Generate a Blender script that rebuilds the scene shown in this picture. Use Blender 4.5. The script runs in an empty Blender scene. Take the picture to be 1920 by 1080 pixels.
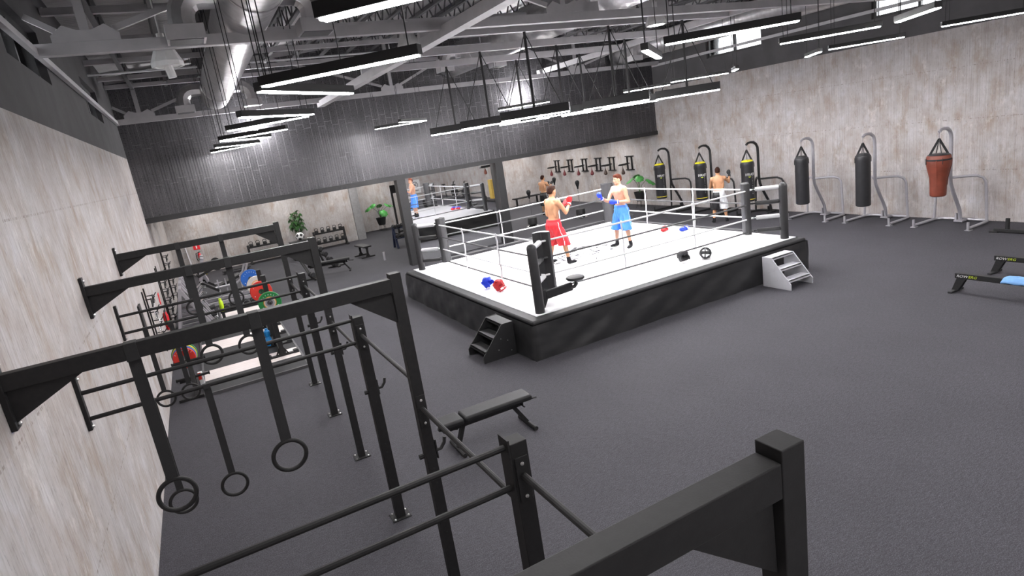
import bpy, bmesh, math, random
from mathutils import Vector, Matrix, Euler
random.seed(7)
SC = bpy.context.scene
COL = SC.collection
PI = math.pi
V = Vector
ORD = ['first','second','third','fourth','fifth','sixth','seventh','eighth','ninth','tenth','eleventh','twelfth']

# ------------------------------------------------------------------ materials
def _nt(name):
    m = bpy.data.materials.new(name); m.use_nodes = True
    nt = m.node_tree
    return m, nt, nt.nodes['Principled BSDF']
def _n(nt, t, **kw):
    n = nt.nodes.new(t)
    for k, v in kw.items():
        if k == 'op': n.operation = v
        elif isinstance(k, str) and k.startswith('i_'): n.inputs[int(k[2:])].default_value = v
        else: setattr(n, k, v)
    return n
def ramp(nt, src, stops):
    r = nt.nodes.new('ShaderNodeValToRGB')
    el = r.color_ramp.elements
    while len(el) < len(stops): el.new(0.5)
    for e, (p, c) in zip(el, stops):
        e.position = p; e.color = (c[0], c[1], c[2], 1) if not isinstance(c, (int, float)) else (c, c, c, 1)
    nt.links.new(src, r.inputs[0]); return r.outputs[0]
def mixc(nt, fac, a, b, mode='MIX'):
    n = nt.nodes.new('ShaderNodeMix'); n.data_type = 'RGBA'; n.blend_type = mode
    for sock, val in ((n.inputs[0], fac), (n.inputs[6], a), (n.inputs[7], b)):
        if isinstance(val, bpy.types.NodeSocket): nt.links.new(val, sock)
        elif isinstance(val, (int, float)): sock.default_value = val
        else: sock.default_value = (val[0], val[1], val[2], 1)
    return n.outputs[2]
def noise(nt, vec, scale, detail=4, rough=.55):
    n = nt.nodes.new('ShaderNodeTexNoise'); n.inputs['Scale'].default_value = scale
    n.inputs['Detail'].default_value = detail; n.inputs['Roughness'].default_value = rough
    if vec is not None: nt.links.new(vec, n.inputs['Vector'])
    return n.outputs['Fac']
def mapped(nt, vec, scale=(1,1,1), rot=(0,0,0)):
    n = nt.nodes.new('ShaderNodeMapping'); n.inputs['Scale'].default_value = scale; n.inputs['Rotation'].default_value = rot
    nt.links.new(vec, n.inputs['Vector']); return n.outputs[0]
def objco(nt):
    return nt.nodes.new('ShaderNodeTexCoord').outputs['Object']
def bump(nt, bs, h, strength=.3, dist=.01):
    b = nt.nodes.new('ShaderNodeBump'); b.inputs['Strength'].default_value = strength; b.inputs['Distance'].default_value = dist
    nt.links.new(h, b.inputs['Height']); nt.links.new(b.outputs[0], bs.inputs['Normal'])

def mat(name, c, rough=.5, metal=0.0, var=.12, scale=9.0, bmp=0.0, bscale=60.0, spec=.5, coat=0.0):
    """plain paint / cloth / metal with a slight procedural mottling"""
    m, nt, bs = _nt(name)
    co = objco(nt)
    f = noise(nt, co, scale)
    lo = [x*(1-var) for x in c]; hi = [min(1, x*(1+var)) for x in c]
    nt.links.new(ramp(nt, f, [(.3, lo), (.7, hi)]), bs.inputs['Base Color'])
    bs.inputs['Roughness'].default_value = rough; bs.inputs['Metallic'].default_value = metal
    bs.inputs['Specular IOR Level'].default_value = spec
    bs.inputs['Coat Weight'].default_value = coat
    if bmp: bump(nt, bs, noise(nt, co, bscale, 3), bmp, .004)
    m.diffuse_color = (c[0], c[1], c[2], 1)
    return m
def emit(name, c, s):
    m, nt, bs = _nt(name)
    bs.inputs['Base Color'].default_value = (.8, .8, .8, 1)
    bs.inputs['Emission Color'].default_value = (c[0], c[1], c[2], 1)
    bs.inputs['Emission Strength'].default_value = s
    return m

def concrete():
    m, nt, bs = _nt('board_formed_concrete')
    co = objco(nt)
    sep = _n(nt, 'ShaderNodeSeparateXYZ'); nt.links.new(co, sep.inputs[0])
    add = _n(nt, 'ShaderNodeMath', op='ADD'); nt.links.new(sep.outputs[0], add.inputs[0]); nt.links.new(sep.outputs[1], add.inputs[1])
    cmb = _n(nt, 'ShaderNodeCombineXYZ'); nt.links.new(add.outputs[0], cmb.inputs[0]); nt.links.new(sep.outputs[2], cmb.inputs[2])
    p = cmb.outputs[0]
    base = ramp(nt, noise(nt, mapped(nt, p, (.9, 1, .8)), 1.9, 8, .68), [(.32, (.375,.332,.312)), (.46, (.43,.398,.385)), (.58, (.475,.455,.455)), (.70, (.525,.517,.54))])
    brown = ramp(nt, noise(nt, mapped(nt, p, (1.2, 1, .6), (0, .5, 0)), 2.3, 5, .65), [(.50, 0.0), (.70, .85)])
    base = mixc(nt, brown, base, (.34,.27,.215))
    pale = ramp(nt, noise(nt, mapped(nt, p, (1.6, 1, .9)), 1.7, 8, .75), [(.55, 0.0), (.68, .65)])
    base = mixc(nt, pale, base, (.68,.655,.64))
    st = ramp(nt, noise(nt, mapped(nt, p, (17, 1, .35)), 2.2, 4, .65), [(.33, (.76,.74,.725)), (.52, (1,1,1)), (.7, (1.09,1.09,1.10))])
    base = mixc(nt, .8, base, st, 'MULTIPLY')
    fine = ramp(nt, noise(nt, mapped(nt, p, (34, 1, 5)), 1.6, 4, .65), [(.30, .45), (.43, 1.0)])
    base = mixc(nt, .8, base, fine, 'MULTIPLY')
    # rows of small tie marks every 1.25 m of height
    fr = _n(nt, 'ShaderNodeMath', op='DIVIDE', i_1=1.25); nt.links.new(sep.outputs[2], fr.inputs[0])
    f2 = _n(nt, 'ShaderNodeMath', op='FRACT'); nt.links.new(fr.outputs[0], f2.inputs[0])
    lt = _n(nt, 'ShaderNodeMath', op='LESS_THAN', i_1=.016); nt.links.new(f2.outputs[0], lt.inputs[0])
    dots = ramp(nt, noise(nt, mapped(nt, p, (16, 1, .5)), 2.0, 3, .6), [(.50, 0.0), (.60, .7)])
    dm = _n(nt, 'ShaderNodeMath', op='MULTIPLY'); nt.links.new(lt.outputs[0], dm.inputs[0]); nt.links.new(dots, dm.inputs[1])
    base = mixc(nt, dm.outputs[0], base, (.20,.165,.14))
    nt.links.new(base, bs.inputs['Base Color'])
    bs.inputs['Roughness'].default_value = .85; bs.inputs['Specular IOR Level'].default_value = .25
    bump(nt, bs, noise(nt, mapped(nt, p, (30, 1, 2)), 1.5, 3), .25, .006)
    return m
def floor_mat():
    m, nt, bs = _nt('speckled_rubber_floor')
    co = objco(nt)
    f = noise(nt, mapped(nt, co, (1, 1, 1), (0, 0, .6)), 105, 3, .8)
    weave = noise(nt, mapped(nt, co, (14, 60, 1), (0, 0, .55)), 1.0, 2, .6)
    big = noise(nt, co, .9, 4, .6)
    c = ramp(nt, f, [(.28, (.016,.0155,.019)), (.5, (.044,.0425,.050)), (.72, (.118,.115,.132))])
    c = mixc(nt, .5, c, ramp(nt, weave, [(.3, .55), (.7, 1.42)]), 'MULTIPLY')
    c = mixc(nt, .45, c, ramp(nt, big, [(.3, .82), (.7, 1.14)]), 'MULTIPLY')
    nt.links.new(c, bs.inputs['Base Color'])
    bs.inputs['Roughness'].default_value = .82; bs.inputs['Specular IOR Level'].default_value = .3
    bump(nt, bs, f, .35, .004)
    return m
def cladding():
    m, nt, bs = _nt('dark_corrugated_cladding')
    co = objco(nt)
    # tall narrow sheets: brick texture turned on its side
    sep = _n(nt, 'ShaderNodeSeparateXYZ'); nt.links.new(co, sep.inputs[0])
    cmb = _n(nt, 'ShaderNodeCombineXYZ'); nt.links.new(sep.outputs[2], cmb.inputs[0]); nt.links.new(sep.outputs[0], cmb.inputs[1])
    br = _n(nt, 'ShaderNodeTexBrick'); nt.links.new(cmb.outputs[0], br.inputs['Vector'])
    br.inputs['Scale'].default_value = 1.0; br.inputs['Brick Width'].default_value = 1.0; br.inputs['Row Height'].default_value = .215
    br.inputs['Mortar Size'].default_value = .0085; br.offset = .12; br.inputs['Mortar Smooth'].default_value = .3
    blot = noise(nt, mapped(nt, co, (1, 1, .6)), 1.3, 5, .65)
    body = ramp(nt, blot, [(.3, (.055,.054,.058)), (.7, (.110,.107,.114))])
    fade = ramp(nt, noise(nt, mapped(nt, co, (1.3, 1, 1.3)), 1.7, 3), [(.35, .12), (.65, .75)])
    line = _n(nt, 'ShaderNodeMath', op='MULTIPLY'); nt.links.new(br.outputs['Fac'], line.inputs[0]); nt.links.new(fade, line.inputs[1])
    c = mixc(nt, line.outputs[0], body, (.30,.295,.31))
    nt.links.new(c, bs.inputs['Base Color'])
    bs.inputs['Metallic'].default_value = .55
    nt.links.new(ramp(nt, noise(nt, co, 30, 3), [(.3, .22), (.7, .42)]), bs.inputs['Roughness'])
    wv = _n(nt, 'ShaderNodeMath', op='SINE'); ml = _n(nt, 'ShaderNodeMath', op='MULTIPLY', i_1=2*PI/.0715)
    nt.links.new(sep.outputs[0], ml.inputs[0]); nt.links.new(ml.outputs[0], wv.inputs[0])
    bump(nt, bs, wv.outputs[0], .12, .004)
    return m
def deck_mat():
    m, nt, bs = _nt('ribbed_steel_roof_deck')
    co = objco(nt)
    sep = _n(nt, 'ShaderNodeSeparateXYZ'); nt.links.new(co, sep.inputs[0])
    ml = _n(nt, 'ShaderNodeMath', op='MULTIPLY', i_1=2*PI/.12); wv = _n(nt, 'ShaderNodeMath', op='SINE')
    nt.links.new(sep.outputs[1], ml.inputs[0]); nt.links.new(ml.outputs[0], wv.inputs[0])
    nt.links.new(ramp(nt, noise(nt, co, 1.5), [(.3, (.42,.41,.415)), (.7, (.52,.51,.515))]), bs.inputs['Base Color'])
    bs.inputs['Roughness'].default_value = .5; bs.inputs['Metallic'].default_value = .25
    bump(nt, bs, wv.outputs[0], .45, .012)
    return m
def duct_mat():
    m, nt, bs = _nt('spiral_galvanised_duct')
    co = objco(nt)
    sep = _n(nt, 'ShaderNodeSeparateXYZ'); nt.links.new(co, sep.inputs[0])
    ml = _n(nt, 'ShaderNodeMath', op='MULTIPLY', i_1=2*PI/.16); wv = _n(nt, 'ShaderNodeMath', op='SINE')
    nt.links.new(sep.outputs[1], ml.inputs[0]); nt.links.new(ml.outputs[0], wv.inputs[0])
    nt.links.new(ramp(nt, noise(nt, co, 6), [(.3, (.50,.49,.50)), (.7, (.66,.65,.66))]), bs.inputs['Base Color'])
    bs.inputs['Roughness'].default_value = .34; bs.inputs['Metallic'].default_value = .85
    bump(nt, bs, wv.outputs[0], .25, .006)
    return m
def wood_mat():
    m, nt, bs = _nt('pale_bamboo_planks')
    co = objco(nt)
    g = noise(nt, mapped(nt, co, (1, 14, 1)), 3.0, 4)
    c = ramp(nt, g, [(.3, (.60,.52,.50)), (.7, (.80,.73,.71))])
    nt.links.new(c, bs.inputs['Base Color']); bs.inputs['Roughness'].default_value = .45
    return m
def vinyl_skirt():
    m, nt, bs = _nt('black_vinyl_skirt')
    co = objco(nt)
    bs.inputs['Base Color'].default_value = (.019,.019,.020,1)
    bs.inputs['Roughness'].default_value = .42; bs.inputs['Specular IOR Level'].default_value = .5
    n1 = noise(nt, mapped(nt, co, (.8, .8, 1.5), (.5, .7, 0)), 1.6, 2, .45)
    bump(nt, bs, n1, .55, .10)
    return m

M = dict(
 concrete=concrete(), floor=floor_mat(), cladding=cladding(), deck=deck_mat(), duct=duct_mat(), wood=wood_mat(), skirt=vinyl_skirt(),
 upper=mat('dark_grey_plaster', (.082,.080,.083), .9, var=.14, scale=1.6, bmp=.15, bscale=14, spec=.2),
 pier=mat('grey_plaster', (.26,.255,.26), .85),
 steel=mat('pale_grey_steel', (.44,.43,.445), .55, .15, .08, 4),
 dsteel=mat('dark_steel_joist', (.085,.083,.088), .6, .2),
 blacktrim=mat('black_aluminium', (.020,.020,.021), .45),
 rig=mat('black_powder_coat', (.0165,.016,.0165), .62, 0, .15, 30, .08, 180, spec=.32),
 black=mat('matt_black', (.012,.012,.013), .6),
 rubber=mat('black_rubber', (.018,.018,.02), .75, bmp=.15, bscale=90),
 strap=mat('black_webbing', (.022,.022,.023), .85, bmp=.3, bscale=200),
 leather=mat('black_leather', (.016,.016,.017), .55, spec=.3, bmp=.15, bscale=120),
 pad=mat('charcoal_pad_vinyl', (.030,.030,.032), .42, var=.15, scale=5, bmp=.1, bscale=25),
 edge=mat('black_edge_vinyl', (.020,.020,.022), .55, var=.1, spec=.35), canvas=mat('white_ring_canvas', (.90,.90,.92), .8, var=.02, scale=3),
 white=mat('white_vinyl', (.80,.80,.82), .45, var=.04),
 whitep=mat('white_plastic', (.72,.72,.72), .45, var=.05),
 print=mat('charcoal_canvas_print', (.030,.029,.034), .8),
 rope_w=mat('white_rope_cover', (.86,.86,.88), .5, var=.03),
 rope_g=mat('grey_rope_cover', (.060,.060,.063), .55, var=.05),
 stepgrey=mat('pale_grey_painted_steel', (.47,.47,.50), .5, var=.05),
 silver=mat('silver_powder_coat', (.40,.39,.42), .38, .35, .06),
 chrome=mat('bright_chrome', (.75,.75,.77), .16, 1.0, .03),
 bolt=mat('zinc_bolt', (.72,.71,.70), .3, .9, .05),
 bag=mat('black_bag_leather', (.021,.021,.023), .40, var=.15, scale=6, bmp=.1, bscale=60),
 bagb=mat('brown_bag_leather', (.165,.036,.019), .5, var=.18, scale=5, bmp=.15, bscale=60),
 yellow=mat('bright_yellow_vinyl', (.78,.68,.02), .5, var=.05),
 ylock=mat('yellow_foam', (.62,.42,.09), .7, var=.08),
 lime=mat('lime_yellow_print', (.50,.62,.04), .5, var=.04),
 neon=mat('neon_yellow_bottle', (.55,.80,.02), .35, var=.04),
 red=mat('red_vinyl', (.50,.012,.018), .42, var=.1),
 redp=mat('red_bumper_rubber', (.62,.030,.018), .55, var=.08),
 bluep=mat('blue_bumper_rubber', (.012,.11,.45), .55, var=.08),
 greenp=mat('green_bumper_rubber', (.010,.20,.045), .55, var=.08),
 yellowp=mat('yellow_bumper_rubber', (.66,.56,.03), .55, var=.08),
 whiteplate=mat('white_bumper_rubber', (.60,.58,.54), .55, var=.06),
 orange=mat('orange_plate_ring', (.75,.24,.015), .5, var=.06),
 cream=mat('cream_plate_ring', (.72,.66,.5), .5, var=.06),
 blue=mat('blue_glove_leather', (.010,.045,.62), .40, var=.1),
 navy=mat('navy_paint', (.015,.022,.055), .5),
 greyprint=mat('faded_grey_print', (.30,.30,.31), .6), bagdk=mat('dark_brown_leather', (.045,.022,.015), .45, var=.15), redsb=mat('dull_red_leather', (.13,.013,.018), .45, var=.15), towel=mat('pale_blue_towel', (.14,.30,.56), .9, bmp=.4, bscale=150),
 bottleb=mat('blue_bottle', (.02,.30,.75), .3, var=.05),
 trunkr=mat('red_satin', (.56,.018,.028), .45, var=.12, scale=7, bmp=.5, bscale=9),
 trunkb=mat('blue_satin', (.055,.23,.80), .42, var=.16, scale=7, bmp=.5, bscale=9),
 trunkk=mat('black_satin', (.012,.012,.013), .5, var=.12, bmp=.5, bscale=9),
 trunkw=mat('white_satin', (.70,.71,.73), .5, var=.06, bmp=.5, bscale=9),
 hair=mat('brown_hair', (.085,.022,.012), .8, var=.3, scale=60, bmp=.5, bscale=120, spec=.12),
 haird=mat('dark_brown_hair', (.030,.012,.008), .8, var=.3, scale=60, bmp=.5, bscale=120, spec=.12),
 skin=mat('fair_skin', (.60,.33,.215), .5, var=.06, scale=6),
 skint=mat('tanned_skin', (.52,.27,.145), .5, var=.07, scale=6),
 brow=mat('brow_and_eye', (.05,.025,.018), .6),
 lip=mat('lip', (.42,.15,.12), .5),
 shoe=mat('black_shoe_leather', (.009,.009,.011), .7, spec=.2),
 leaf=mat('bright_green_leaf', (.085,.38,.08), .4, var=.35, scale=9),
 palm=mat('deep_green_frond', (.020,.085,.012), .5, var=.45, scale=12),
 stem=mat('green_stem', (.05,.12,.03), .6), trunk=mat('palm_trunk', (.16,.13,.10), .85, bmp=.4, bscale=40),
 soil=mat('dark_soil', (.03,.02,.015), .95),
 signred=mat('red_sign', (.72,.02,.03), .4), signwhite=mat('white_sign', (.80,.80,.80), .5),
 iron=mat('cast_iron', (.016,.016,.017), .55),
 grille=mat('dark_grille', (.05,.05,.052), .6),
 emit=emit('led_diffuser', (1.0,.975,.98), 142), emit2=emit('ring_led_diffuser', (1.0,.98,1.0), 195), emitb=emit('rear_run_diffuser', (1.0,.98,1.0), 240), emitr=emit('right_run_diffuser', (1.0,.98,1.0), 250), emit3=emit('high_bay_lamp', (1.0,.96,.9), 40), emit5=emit('added_flood_bulb', (1,.98,1), 2600), emit4=emit('added_led_panel', (1.0,.97,.95), 11),
)
def mirror_mat():
    m, nt, bs = _nt('silvered_mirror')
    bs.inputs['Base Color'].default_value = (.88,.89,.89,1); bs.inputs['Metallic'].default_value = 1; bs.inputs['Roughness'].default_value = .015
    return m
M['mirror'] = mirror_mat()
def glass_mat():
    m, nt, bs = _nt('clear_window_glass')
    tr = _n(nt, 'ShaderNodeBsdfTransparent'); gl = _n(nt, 'ShaderNodeBsdfGlossy'); gl.inputs['Roughness'].default_value = .03
    fr = _n(nt, 'ShaderNodeFresnel'); fr.inputs[0].default_value = 1.45
    mx = _n(nt, 'ShaderNodeMixShader'); nt.links.new(fr.outputs[0], mx.inputs[0]); nt.links.new(tr.outputs[0], mx.inputs[1]); nt.links.new(gl.outputs[0], mx.inputs[2])
    nt.links.new(mx.outputs[0], nt.nodes['Material Output'].inputs[0])
    return m
M['glass'] = glass_mat()

# ------------------------------------------------------------------ mesh building
class MB:
    def __init__(s): s.bm = bmesh.new(); s.mi = 0
    def m(s, i): s.mi = i; return s
    def face(s, vs):
        try:
            f = s.bm.faces.new(vs); f.material_index = s.mi; return f
        except ValueError: return None
    def box(s, c, d, R=None):
        c = V(c); h = [x/2 for x in d]; vs = []
        for x in (-1,1):
            for y in (-1,1):
                for z in (-1,1):
                    p = V((x*h[0], y*h[1], z*h[2]))
                    if R is not None: p = R @ p
                    vs.append(s.bm.verts.new(c+p))
        for q in ((0,1,3,2),(4,6,7,5),(0,4,5,1),(2,3,7,6),(0,2,6,4),(1,5,7,3)): s.face([vs[i] for i in q])
        return s
    def b2(s, a, b):
        a = V(a); b = V(b); return s.box((a+b)/2, [abs(x) for x in (b-a)])
    def bar(s, p, q, w, h, up=(0,0,1)):
        p = V(p); q = V(q); d = q-p; L = d.length
        x = d.normalized(); u = V(up)
        if abs(x.dot(u)) > .98: u = V((0,1,0))
        y = u.cross(x).normalized(); z = x.cross(y)
        return s.box((p+q)/2, (L, w, h), Matrix((x, y, z)).transposed())
    def tube(s, pts, r, n=8, closed=False, caps=True):
        pts = [V(p) for p in pts]; N = len(pts); rings = []
        rs = r if isinstance(r, (list, tuple)) else [r]*N
        prev = None
        for i, p in enumerate(pts):
            if closed: t = pts[(i+1) % N]-pts[i-1]
            else: t = pts[min(i+1, N-1)]-pts[max(i-1, 0)]
            t.normalize()
            if prev is None:
                a = V((0,0,1)) if abs(t.z) < .9 else V((1,0,0))
                u = t.cross(a).normalized()
            else:
                u = prev - t*prev.dot(t)
                if u.length < 1e-6: u = t.orthogonal()
                u.normalize()
            prev = u; w = t.cross(u)
            rr = rs[i]; rx, ry = rr if isinstance(rr, tuple) else (rr, rr)
            rings.append([s.bm.verts.new(p+u*math.cos(2*PI*k/n)*rx+w*math.sin(2*PI*k/n)*ry) for k in range(n)])
        for i in range(N if closed else N-1):
            a, b = rings[i], rings[(i+1) % N]
            for k in range(n): s.face((a[k], a[(k+1)%n], b[(k+1)%n], b[k]))
        if caps and not closed: s.face(rings[0][::-1]); s.face(rings[-1])
        return s
    def cyl(s, p, q, r, n=12, r2=None): return s.tube([p, q], [r, r if r2 is None else r2], n)
    def lathe(s, prof, c=(0,0,0), n=16, R=None):
        c = V(c); rings = []
        for r, z in prof:
            if r < 1e-5:
                p = V((0,0,z)); rings.append([s.bm.verts.new(c+(R@p if R else p))])
            else:
                ring = []
                for k in range(n):
                    p = V((r*math.cos(2*PI*k/n), r*math.sin(2*PI*k/n), z)); ring.append(s.bm.verts.new(c+(R@p if R else p)))
                rings.append(ring)
        for a, b in zip(rings, rings[1:]):
            for k in range(n):
                k2 = (k+1) % n
                if len(a) == 1 and len(b) == 1: continue
                if len(a) == 1: s.face((a[0], b[k2], b[k]))
                elif len(b) == 1: s.face((a[k], a[k2], b[0]))
                else: s.face((a[k], a[k2], b[k2], b[k]))
        if len(rings[0]) > 1: s.face(rings[0][::-1])
        if len(rings[-1]) > 1: s.face(rings[-1])
        return s
    def ell(s, c, r, n=14, m=8, R=None):
        prof = [(math.sin(PI*i/m), -math.cos(PI*i/m)) for i in range(m+1)]
        S = Matrix.Diagonal(V(r)); RR = (R @ S) if R is not None else S
        return s.lathe([(a if 0 < i < m else 0, b) for i, (a, b) in enumerate(prof)], c, n, RR)
    def torus(s, c, R0, r, axis='y', n=28, k=8, ry=None):
        pts = []
        for i in range(n):
            a = 2*PI*i/n; u, w = math.cos(a)*R0, math.sin(a)*(ry or R0)
            pts.append(V(c)+V({'x':(0,u,w),'y':(u,0,w),'z':(u,w,0)}[axis]))
        return s.tube(pts, r, k, closed=True)
    def prism(s, poly, d):
        d = V(d); a = [s.bm.verts.new(V(p)) for p in poly]; b = [s.bm.verts.new(V(p)+d) for p in poly]
        n = len(a); s.face(a[::-1]); s.face(b)
        for i in range(n): s.face((a[i], a[(i+1)%n], b[(i+1)%n], b[i]))
        return s
    def strip(s, pts, w, normal):
        """flat ribbon leaf through pts with half widths w[i]"""
        pr = None; nrm = V(normal)
        for i, p in enumerate(pts):
            p = V(p); t = (V(pts[min(i+1, len(pts)-1)])-V(pts[max(i-1, 0)])).normalized(); sd = t.cross(nrm).normalized()
            cur = (s.bm.verts.new(p-sd*w[i]), s.bm.verts.new(p+sd*w[i]))
            if pr: s.face((pr[0], pr[1], cur[1], cur[0]))
            pr = cur
        return s
    def build(s, name, mats, parent=None, bevel=0, smooth=35, solid=0, loc=None, subd=0):
        me = bpy.data.meshes.new(name)
        bmesh.ops.recalc_face_normals(s.bm, faces=s.bm.faces)
        s.bm.to_mesh(me); s.bm.free()
        for mm in (mats if isinstance(mats, (list, tuple)) else [mats]): me.materials.append(M[mm] if isinstance(mm, str) else mm)
        if smooth:
            for p in me.polygons: p.use_smooth = True
            me.set_sharp_from_angle(angle=math.radians(smooth))
        o = bpy.data.objects.new(name, me); COL.objects.link(o)
        if parent: o.parent = parent
        if loc: o.location = loc
        if solid:
            mo = o.modifiers.new('solid', 'SOLIDIFY'); mo.thickness = solid
        if bevel:
            mo = o.modifiers.new('bevel', 'BEVEL'); mo.width = bevel; mo.segments = 2; mo.limit_method = 'ANGLE'
        if subd:
            mo = o.modifiers.new('sub', 'SUBSURF'); mo.levels = subd; mo.render_levels = subd
        return o

def tag(o, label, cat, group=None):
    o['label'] = label; o['category'] = cat
    if group: o['group'] = group
    return o
def thing(name, label, cat, loc=(0,0,0), rz=0, group=None):
    o = bpy.data.objects.new(name, None); COL.objects.link(o); o.empty_display_size = .1
    o.location = loc; o.rotation_euler = (0, 0, rz)
    return tag(o, label, cat, group)
def structure(o): o['kind'] = 'structure'; return o
def dup(root, loc, rz=None, label=None, group=None):
    r = root.copy(); COL.objects.link(r); r.location = loc
    if rz is not None: r.rotation_euler = (0, 0, rz)
    if label: r['label'] = label
    if group: r['group'] = group
    def cp(src, dst):
        for ch in list(src.children):
            if ch.name.startswith('_'): continue
            c = ch.copy(); COL.objects.link(c); c.parent = dst; cp(ch, c)
    cp(root, r)
    return r
def arc(c, r, a0, a1, n, plane='xz', off=0):
    out = []
    for i in range(n+1):
        a = math.radians(a0+(a1-a0)*i/n); u, w = r*math.cos(a), r*math.sin(a)
        out.append(V(c)+V({'xz':(u,0,w),'yz':(0,u,w),'xy':(u,w,0)}[plane]))
    return out
def text(name, body, size, mats, parent, loc, rot, sx=1.0, thick=.0015, shear=0, align='CENTER', spacing=1.0):
    cu = bpy.data.curves.new(name, 'FONT'); cu.body = body; cu.size = size; cu.align_x = align; cu.align_y = 'CENTER'
    cu.extrude = thick; cu.shear = shear; cu.space_character = spacing; cu.resolution_u = 3
    tmp = bpy.data.objects.new(name, cu); COL.objects.link(tmp)
    dg = bpy.context.evaluated_depsgraph_get(); dg.update()
    me = bpy.data.meshes.new_from_object(tmp.evaluated_get(dg)); bpy.data.objects.remove(tmp)
    me.materials.clear(); me.materials.append(M[mats])
    o = bpy.data.objects.new(name, me); COL.objects.link(o); o.parent = parent
    o.location = loc; o.rotation_euler = rot; o.scale = (sx, 1, 1)
    return o
# ------------------------------------------------------------------ the room
XR = 18.35; YF = -5.0; YB = 29.2; YFAS = 19.7; ZS = 3.02; RIDGE = 7.5; EAVE = 6.78
def roof_z(x): return EAVE + (RIDGE-EAVE)*(1-abs(x-XR/2)/(XR/2))
structure(MB().box((XR/2, 13.3, -.1), (XR+.8, 37.4, .2)).build('floor', 'floor', smooth=0))
def side_wall(name, x0, x1, wins):
    b = MB().b2((x0, YF-.3, 0), (x1, 31.8, 4.68)).m(1)
    ys = [YF-.3] + [t for w in wins for t in w] + [YFAS+.3]
    b.b2((x0, YF-.3, 4.68), (x1, YFAS+.3, 5.32)); b.b2((x0, YF-.3, 5.98), (x1, YFAS+.3, EAVE+.02))
    for i in range(0, len(ys), 2): b.b2((x0, ys[i], 5.32), (x1, ys[i+1], 5.98))
    return structure(b.build(name, ['concrete', 'upper'], smooth=0))
WL = [(7.9, 10.25), (13.9, 16.2)]; WR = [(8.5, 10.85), (14.45, 16.8)]
side_wall('wall_left', -.35, 0, WL); side_wall('wall_right', XR, XR+.35, WR)
b = MB().b2((-.35, YF-.3, 0), (XR+.35, YF, 4.68)).m(1).b2((-.35, YF-.3, 4.68), (XR+.35, YF, 6.6)).prism([(-.35, YF, 6.6), (XR+.35, YF, 6.6), (XR+.35, YF, EAVE), (XR/2, YF, RIDGE), (-.35, YF, EAVE)], (0, -.3, 0))
structure(b.build('wall_front', ['concrete', 'upper'], smooth=0))
b = MB().b2((0, YB, 0), (7.8, YB+.3, 3.2)).b2((8.1, 31.5, 0), (15.4, 31.8, 3.2)).b2((15.3, YB, 0), (XR, YB+.3, 3.2)).b2((15.3, YB+.3, 0), (15.5, 31.5, 3.2))
structure(b.build('wall_back', 'concrete', smooth=0))
structure(MB().b2((7.78, 29.05, 0), (8.16, 31.52, 3.2)).build('trim_1', 'pier', smooth=0))
b = MB().prism([(0, YFAS, ZS), (XR, YFAS, ZS), (XR, YFAS, EAVE), (XR/2, YFAS, RIDGE), (0, YFAS, EAVE)], (0, .3, 0))
structure(b.build('wall_fascia', 'cladding', smooth=0))
structure(MB().b2((0, 20.0, ZS+.02), (XR, 31.8, ZS+.16)).build('ceiling_soffit', 'pier', smooth=0))
structure(MB().b2((0, YFAS-.05, ZS-.12), (XR, YFAS+.32, ZS+.03)).build('trim_2', 'blacktrim', smooth=0))
for i, x in ((3, 7.26), (4, 10.91)):
    structure(MB().b2((x, YFAS-.02, 0), (x+.29, YFAS+.30, ZS-.12)).build('trim_%d' % i, 'blacktrim', smooth=0))
b = MB()
for s in (0, 1):
    xa, xb = (-.35, XR/2) if s == 0 else (XR/2, XR+.35)
    za = EAVE - (.35*(RIDGE-EAVE)/(XR/2))
    p = [(-.35, YF-.3, za), (XR/2, YF-.3, RIDGE)] if s == 0 else [(XR/2, YF-.3, RIDGE), (XR+.35, YF-.3, za)]
    b.prism([p[0], p[1], (p[1][0], YF-.3, p[1][2]+.12), (p[0][0], YF-.3, p[0][2]+.12)], (0, 25.3, 0))
structure(b.build('ceiling', 'deck', smooth=0))
k = 0
for wins, x, sg in ((WL, -.14, 1), (WR, XR+.14, -1)):
    for y0, y1 in wins:
        k += 1
        f = MB(); t = .07
        f.b2((x-.05, y0, 5.32), (x+.05, y1, 5.32+t)).b2((x-.05, y0, 5.98-t), (x+.05, y1, 5.98))
        for y in (y0, (y0+y1)/2-.5*t, y1-t): f.b2((x-.05, y, 5.32+t), (x+.05, y+t, 5.98-t))
        o = structure(f.build('window_%d' % k, 'blacktrim', smooth=0))
        ym = (y0+y1)/2
        for a, c in ((y0+t, ym-.5*t), (ym+.5*t, y1-t)):
            MB().b2((x-.006, a, 5.32+t), (x+.006, c, 5.98-t)).build('pane', 'glass', o, smooth=0)
# mirror between the two dark columns
mr = MB().b2((7.55, YFAS+.20, .02), (10.91, YFAS+.225, ZS-.12)).build('wall_mirror', 'mirror', smooth=0)
tag(mr, 'tall wall mirror between two dark columns behind the ring, reflecting the boxers', 'mirror')
MB().b2((7.55, YFAS+.225, .0), (10.91, YFAS+.26, ZS-.12)).build('backing_board', 'blacktrim', mr, smooth=0)

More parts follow.
